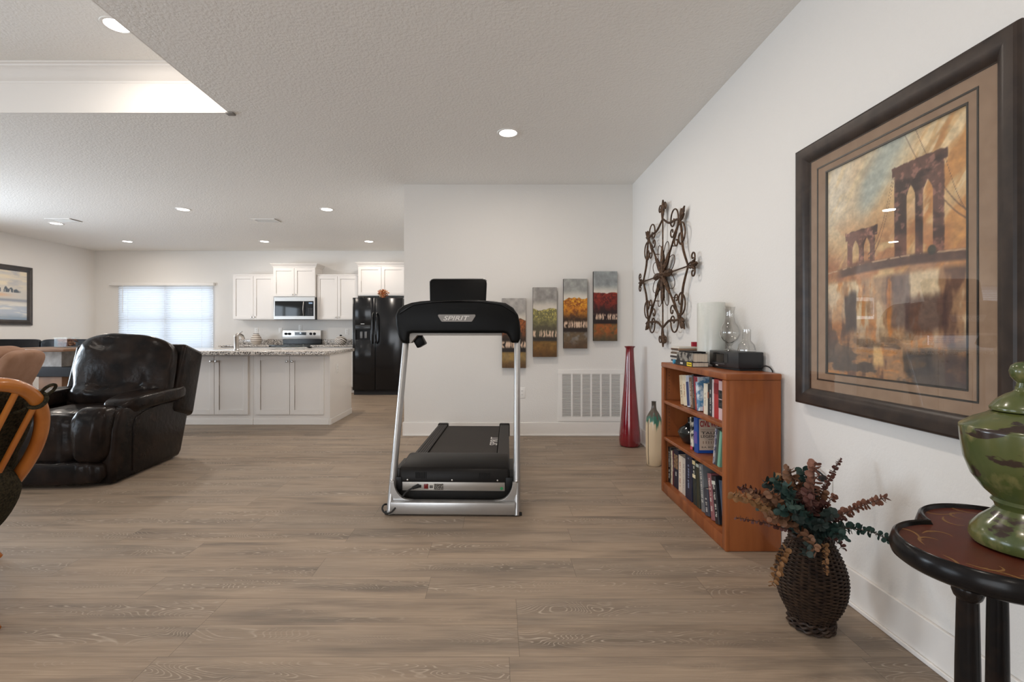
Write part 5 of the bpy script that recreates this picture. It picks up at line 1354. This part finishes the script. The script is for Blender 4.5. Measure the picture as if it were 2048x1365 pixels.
    Lw = lerp(Lw, [70, 62, 56], sm(.52, .40, hb)*sm(.26, .05, t_)*.85); Lw = lerp(Lw, [206, 128, 54], sm(.60, .72, hb)*sm(.24, .05, t_)*.9)
    for a, b, c0, c1, col, kk in ((.16, .26, .20, .38, [62, 50, 46], .85), (.55, .66, .22, .47, [110, 88, 78], .8), (.34, .50, .26, .47, [190, 150, 104], .5), (.63, .88, .20, .34, [66, 36, 28], .7), (.0, .16, .26, .40, [206, 176, 140], .5), (.40, .48, .05, .14, [226, 178, 104], .8), (.62, .80, .03, .13, [56, 52, 48], .7), (.88, .99, .0, .12, [64, 42, 34], .7)):
        e = .05*(vb2-.5)
        Lw = lerp(Lw, col, sm(a-.012, a+.012, s+e)*sm(b+.012, b-.012, s+e)*sm(c0-.02, c0+.02, t_+e)*sm(c1+.02, c1-.02, t_+e)*kk)
    C = lerp(C, Lw, low)
    n5 = fbm(s*70, t_*95, 31, 3)
    C = C*(.78+.30*n4+.14*n5)[..., None]
    g_ = C.mean(-1, keepdims=True); C = g_+(C-g_)*.84+np.array([5, 6, 8])
    return C
canvas('print', (XR-.0075, IY1, IZ0), (0, IY0-IY1, 0), (0, 0, IZ1-IZ0), 210, 290, bridge, t, M_oil)
build(bx(XR-.0235, XR-.0215, PY0+.074, PY1-.074, PZ0+.074, PZ1-.074), 'glazing', glass('picture_glazing', gloss=.075), t)

# ================================================================== WICKER BASKET WITH EUCALYPTUS
bxx, byy = 1.205, 1.835
M_wick = mat('dark_brown_wicker', (.020, .012, .009), .5, spec=.3, col2=(.050, .029, .018), nscale=45)
t = thing('wicker_basket', (bxx, byy, 0), 'dark brown wicker basket vase on the floor beside the bookcase', 'basket')
BP = [(z_, r_*.80) for z_, r_ in [(.0, .088), (.02, .092), (.045, .092), (.07, .108), (.10, .126), (.14, .141), (.18, .146), (.22, .142), (.26, .129), (.30, .108), (.325, .092), (.345, .085)]]
def brad(z):
    zs = [p[0] for p in BP]; rs = [p[1] for p in BP]; return float(np.interp(z, zs, rs))
# rows of weave: each strand a wavy ring passing in and out of the stakes
mb = MB(); nst = 30; z = .050; row = 0
while z < .342:
    P = []
    for k in range(nst*4):
        a = 2*PI*k/(nst*4); r = brad(z)+.0036*math.cos(nst/2*a*2*.5+PI*row)
        P.append((bxx+r*math.cos(a), byy+r*math.sin(a), z))
    mb.tube(P, .0038, 5, closed=True, flat=.85); z += .0064; row += 1
body = build(mb, 'woven_body', M_wick, t)
mb = MB()
for k in range(nst):
    a = 2*PI*(k+.5)/nst
    mb.tube([(bxx+(brad(z_)-.001)*math.cos(a), byy+(brad(z_)-.001)*math.sin(a), z_) for z_ in np.linspace(.04, .344, 16)], .0038, 5)
build(mb, 'stakes', M_wick, t)
build(MB().lathe([(r-.008, z_) for z_, r in BP], (bxx, byy, 0), 40), 'liner', mat('basket_liner', (.012, .008, .006), .8), t)
mb = MB()
for j in range(3):
    zz = .010+.013*j
    P = [(bxx+(.0745+.003*math.cos(14*a+j*2.1))*math.cos(a), byy+(.0745+.003*math.cos(14*a+j*2.1))*math.sin(a), zz+.003*math.sin(14*a+j*2.1)) for a in np.linspace(0, 2*PI, 120, endpoint=False)]
    mb.tube(P, .0062, 6, closed=True)
build(mb, 'base_ring', M_wick, t)
mb = MB()
for j in range(2):
    P = [(bxx+(.0695+.003*math.cos(12*a+j*PI))*math.cos(a), byy+(.0695+.003*math.cos(12*a+j*PI))*math.sin(a), .347+.003*math.sin(12*a+j*PI)) for a in np.linspace(0, 2*PI, 100, endpoint=False)]
    mb.tube(P, .006, 6, closed=True)
build(mb, 'rim', M_wick, t)

def leafmat(n, a, b): return mat(n, a, .6, spec=.3, col2=b, nscale=24)
LG = leafmat('eucalyptus_dark_green', (.014, .036, .031), (.030, .056, .045)); LD = leafmat('eucalyptus_blackish_green', (.014, .024, .021), (.03, .042, .036))
LB = leafmat('eucalyptus_brown', (.125, .055, .028), (.20, .10, .055)); LR = leafmat('eucalyptus_wine', (.060, .020, .017), (.115, .045, .034))
LO = leafmat('eucalyptus_amber', (.17, .078, .028), (.27, .14, .06)); LP = leafmat('eucalyptus_rust_pink', (.17, .066, .042), (.26, .125, .085))
M_stem = mat('eucalyptus_stem', (.075, .038, .025), .7)
bq = thing('eucalyptus_bouquet', (bxx, byy, .30), 'dried eucalyptus branches with green, wine and amber leaves in the wicker basket', 'dried branches')
def img(u, v, y): return Vector(((u-994)*y/F, y, HC-(v-665)*y/F))
rg = random.Random(21)
def branch(u, v, y, m, sag=.05, n=13, r0=.019, r1=.010, start=.30, foot=None, lab=None):
    foot = foot or Vector((bxx+rg.uniform(-.045, .045), byy+rg.uniform(-.045, .045), .335))
    tip = img(u, v, y)
    mid = (foot+tip)/2+Vector((0, 0, sag))
    P = [foot*(1-q)**2+mid*2*q*(1-q)+tip*q*q for q in np.linspace(0, 1, 18)]
    P = [Vector((foot.x*.7+bxx*.3, foot.y*.7+byy*.3, .12))]+P
    st = build(MB().tube(P, [.0028-.0016*k/18 for k in range(19)], 6), 'branch', M_stem, bq)
    mb = MB(); P = P[1:]; n = int(n*1.95)
    for k in range(n):
        q = start+(1-start)*(k/(n-1)); f_ = q*17; i = min(int(f_), 16); c = P[i].lerp(P[i+1], f_-i); tg_ = (P[i+1]-P[i]).normalized()
        r = r0*(1-q)+r1*q
        side = tg_.cross(Vector((rg.uniform(-1, 1), rg.uniform(-1, 1), rg.uniform(-1, 1)))).normalized() if k % 2 == 0 or 'side' not in dir() else side.cross(tg_).normalized()
        for sg in (-1, 1):
            d_ = (side*sg+tg_*rg.uniform(.1, .45)).normalized(); e_ = d_.cross(tg_).normalized(); w_ = rg.uniform(.3, 1.35); e_ = (e_*math.cos(w_)+tg_*math.sin(w_)); e_ = (e_-d_*e_.dot(d_)).normalized(); nn = d_.cross(e_).normalized()
            rr = r*rg.uniform(.58, .82); cc = c+d_*(rr*1.08)
            ring_ = []
            for j in range(10):
                a = 2*PI*j/10; lx, ly = math.cos(a), math.sin(a)*.92
                ring_.append(mb.bm.verts.new(cc+d_*rr*lx+e_*rr*ly+nn*rr*(.22*ly*ly+.12*lx)))
            ce = mb.bm.verts.new(cc); base = mb.bm.verts.new(c)
            for j in range(10): mb._f([ce, ring_[j], ring_[(j+1) % 10]])
            mb._f([base, ring_[5], ring_[4]]); mb._f([base, ring_[6], ring_[5]])
    o = build(mb, 'leaves', m, st, angle=80)
    if lab: st['label'] = lab
branch(1466, 990, 1.70, LO, .06, 14, .019, .015, .35, lab='amber-leaved branch reaching left')
branch(1482, 976, 1.82, LR, .07, 13, .016, .012, .5)
branch(1500, 985, 1.78, LB, .06, 12, .018, .014, .4)
branch(1472, 1036, 1.74, LR, .02, 12, .012, .007, .35)
branch(1530, 966, 1.86, LD, .06, 13, .021, .017, .35)
branch(1548, 956, 1.80, LG, .05, 14, .020, .015, .3)
branch(1576, 938, 1.84, LB, .03, 12, .022, .019, .45)
branch(1574, 975, 1.72, LG, .03, 14, .022, .016, .2)
branch(1606, 962, 1.88, LB, .02, 13, .018, .014, .3)
branch(1630, 926, 1.78, LP, .01, 16, .022, .018, .15)
branch(1615, 985, 1.70, LR, .02, 14, .022, .016, .1)
branch(1681, 918, 1.90, LR, .02, 15, .013, .007, .55)
branch(1670, 992, 1.84, LP, .02, 8, .014, .011, .45)
branch(1772, 996, 1.70, LP, .03, 16, .017, .013, .3, lab='rust pink branch reaching right')
branch(1786, 1084, 1.62, LG, .09, 14, .022, .012, .25, lab='dark green branch reaching right under the table edge')
branch(1688, 1098, 1.72, LR, .05, 6, .016, .011, .4)
branch(1644, 1050, 1.68, LD, .03, 12, .022, .017, .1); branch(1592, 1030, 1.66, LD, .03, 12, .021, .017, .1)
branch(1560, 1020, 1.70, LG, .04, 12, .02, .016, .15); branch(1690, 1040, 1.74, LR, .03, 10, .018, .014, .2)
branch(1650, 1010, 1.80, LR, .02, 12, .018, .015, .2); branch(1685, 1075, 1.66, LG, .05, 9, .022, .018, .3)
branch(1652, 1146, 1.62, LO, .07, 8, .014, .008, .5); branch(1545, 1170, 1.66, LO, .10, 9, .018, .014, .55)
for u_, v_, y_, m_ in ((1515, 1012, 1.80, LD), (1540, 985, 1.74, LB), (1562, 952, 1.88, LO), (1590, 985, 1.76, LR), (1605, 940, 1.86, LG), (1622, 1000, 1.68, LR), (1645, 985, 1.84, LB), (1580, 1010, 1.66, LG), (1535, 1035, 1.70, LB), (1665, 1030, 1.68, LD)):
    branch(u_, v_, y_, m_, .04, 12, .021, .016, .2)
branch(1612, 1108, 1.60, LD, .05, 8, .018, .015, .35); branch(1632, 1104, 1.60, LB, .05, 6, .019, .015, .3)

# ================================================================== CLOVER TABLE AND GREEN URN
TCX, TCY, TZT = 1.167, 1.040, .655
M_lac = mat('black_brown_lacquer', (.008, .007, .007), .22, spec=.22, col2=(.022, .013, .009), nscale=12, lo=.5, hi=.75)
M_top = mat('painted_red_brown_top', (.115, .024, .012), .38, col2=(.075, .018, .010), nscale=10)
M_gold = mat('faded_gold_paint', (.22, .11, .038), .5)
t = thing('clover_table', (TCX, TCY, 0), 'dark clover-shaped side table with red-brown painted top at the right edge', 'table')
LOB = [math.radians(a) for a in (185, 64.8, -55)]; LO_, LR_ = .113, .160
def clover(off=0.0, n=40):
    """outline of three joined circles around the centre"""
    out = []
    for k in range(n*3):
        a = 2*PI*k/(n*3); d = Vector((math.cos(a), math.sin(a))); best = 0
        for L_ in LOB:
            c_ = Vector((math.cos(L_), math.sin(L_)))*LO_; bq_ = d.dot(c_); disc = bq_*bq_-(c_.length_squared-(LR_-off)**2)
            if disc > 0: best = max(best, bq_+math.sqrt(disc))
        out.append((TCX+d.x*best, TCY+d.y*best))
    return out
o0 = clover(0); oi = clover(.016)
mb = MB(); rows = []
for off, z in ((.010, TZT-.040), (0, TZT-.032), (-.004, TZT-.018), (0, TZT-.004), (.003, TZT+.006), (.008, TZT+.010), (.013, TZT+.008), (.016, TZT+.0)):
    rows.append([(x, y, z) for x, y in clover(off)])
R = mb.grid(rows, closed_u=True); mb._f(R[0][::-1]); 
build(mb, 'rim', M_lac, t, angle=40)
mb = MB(); R = mb.grid([[(x, y, TZT-.02) for x, y in clover(.014)], [(x, y, TZT) for x, y in clover(.0145)]], closed_u=True); mb._f(R[1])
top = build(mb, 'painted_top', M_top, t, flat=True)
# gold scrolls painted round each lobe
mb = MB(); rg2 = random.Random(2)
for L_ in LOB:
    c_ = (TCX+math.cos(L_)*LO_, TCY+math.sin(L_)*LO_)
    for j in range(-3, 4):
        a = L_+j*.36; b0 = (c_[0]+.108*math.cos(a), c_[1]+.108*math.sin(a)); dr = a+PI/2*(1 if j >= 0 else -1); sg = 1 if j >= 0 else -1
        P = []
        for k in range(14):
            u = k/13; ang = dr+sg*2.6*u*u*(1 if j % 2 else -1); b0 = (b0[0]+.0062*math.cos(ang), b0[1]+.0062*math.sin(ang)); P.append((b0[0], b0[1], TZT+.0001))
        mb.tube(P, [.0010+.0024*math.sin(PI*k/13) for k in range(14)], 6, flat=.15, up=(0, 0, 1))
        if j % 2:
            for k in (4, 8):
                q = P[k]; mb.tube([q, (q[0]+.012*math.cos(dr+1.2*sg), q[1]+.012*math.sin(dr+1.2*sg), q[2])], [.0035, .0006], 6, flat=.1, up=(0, 0, 1))
build(mb, 'gold_scrollwork', M_gold, top)
for L_ in LOB:
    lx, ly = TCX+math.cos(L_)*.12, TCY+math.sin(L_)*.12
    if abs(math.degrees(L_)-185) < 1: lx, ly = 1.036, 1.052
    elif abs(math.degrees(L_)-64.8) < 1: lx, ly = 1.290, 1.232
    prof = [(.020, .0), (.024, .02), (.017, .045), (.020, .07), (.0235, .20), (.0215, .40), (.0190, .540), (.024, .546), (.0275, .557), (.0275, .566), (.024, .576), (.020, .582), (.020, .617)]
    build(MB().lathe(prof, (lx, ly, 0), 28), 'leg', M_lac, t)
mb = MB(); mb.prism([(TCX+.10*math.cos(a), TCY+.10*math.sin(a)) for a in np.linspace(0, 2*PI, 40, endpoint=False)], 'z', .14, .162)
for L_ in LOB:
    lx, ly = TCX+math.cos(L_)*.12, TCY+math.sin(L_)*.12
    mb.tube([(TCX, TCY, .151), (lx, ly, .151)], [.03, .022], 10, flat=.35, up=(0, 0, 1))
build(mb, 'lower_shelf', M_lac, t)

ux, uy, uz = 1.152, 1.043, TZT+.0006
m = mat('distressed_green_glaze', (.130, .148, .040), .24, coat=.35, spec=.5)
nt = m.node_tree; L = nt.links; b = nt.nodes['Principled BSDF']; tc = nt.nodes.new('ShaderNodeTexCoord')
def nz_(scale, sx_, det):
    mp = nt.nodes.new('ShaderNodeMapping'); mp.inputs['Scale'].default_value = sx_; L.new(tc.outputs['Object'], mp.inputs[0])
    n = nt.nodes.new('ShaderNodeTexNoise'); n.inputs['Scale'].default_value = scale; n.inputs['Detail'].default_value = det; L.new(mp.outputs[0], n.inputs['Vector']); return n.outputs['Fac']
def ramp(v, a, b_):
    r = nt.nodes.new('ShaderNodeMapRange'); r.inputs[1].default_value = a; r.inputs[2].default_value = b_; L.new(v, r.inputs[0]); return r.outputs[0]
def mixc(f, a, b_):
    x = nt.nodes.new('ShaderNodeMix'); x.data_type = 'RGBA'; L.new(f, x.inputs[0])
    for i, q in ((6, a), (7, b_)):
        if isinstance(q, tuple): x.inputs[i].default_value = (*q, 1)
        else: L.new(q, x.inputs[i])
    return x.outputs[2]
c1 = mixc(ramp(nz_(10, (1, 1, .35), 4), .35, .68), (.052, .072, .020), (.120, .116, .034))
c2 = mixc(ramp(nz_(26, (1, 1, .6), 4), .56, .74), c1, (.20, .175, .07))
c3 = mixc(ramp(nz_(10.5, (1, 1, 2.8), 5), .585, .615), c2, (.030, .017, .012))
L.new(c3, b.inputs['Base Color'])
t = thing('lidded_urn', (ux, uy, uz), 'distressed green lidded ceramic urn standing on the clover table', 'urn')
build(MB().lathe([(.070, 0), (.086, .005), (.090, .016), (.087, .034), (.072, .055), (.054, .073), (.046, .085), (.049, .094), (.054, .099), (.050, .106), (.066, .122), (.086, .152), (.0985, .190), (.1035, .228), (.106, .256), (.1055, .262), (.102, .266), (.082, .281), (.060, .292), (.0545, .297), (.050, .297)], (ux, uy, uz), 64), 'urn_body', m, t, angle=50)
ld = build(MB().lathe([(.049, .2975), (.055, .300), (.056, .306), (.053, .311), (.044, .324), (.030, .336), (.019, .342), (.0155, .347), (.015, .354), (.0001, .354)], (ux, uy, uz), 56), 'lid', m, t, angle=50)
build(MB().lathe([(.0138, .3545), (.013, .362), (.017, .366), (.0225, .375), (.025, .387), (.022, .399), (.014, .406), (.0001, .409)], (ux, uy, uz), 32), 'lid_knob', m, ld, angle=50)
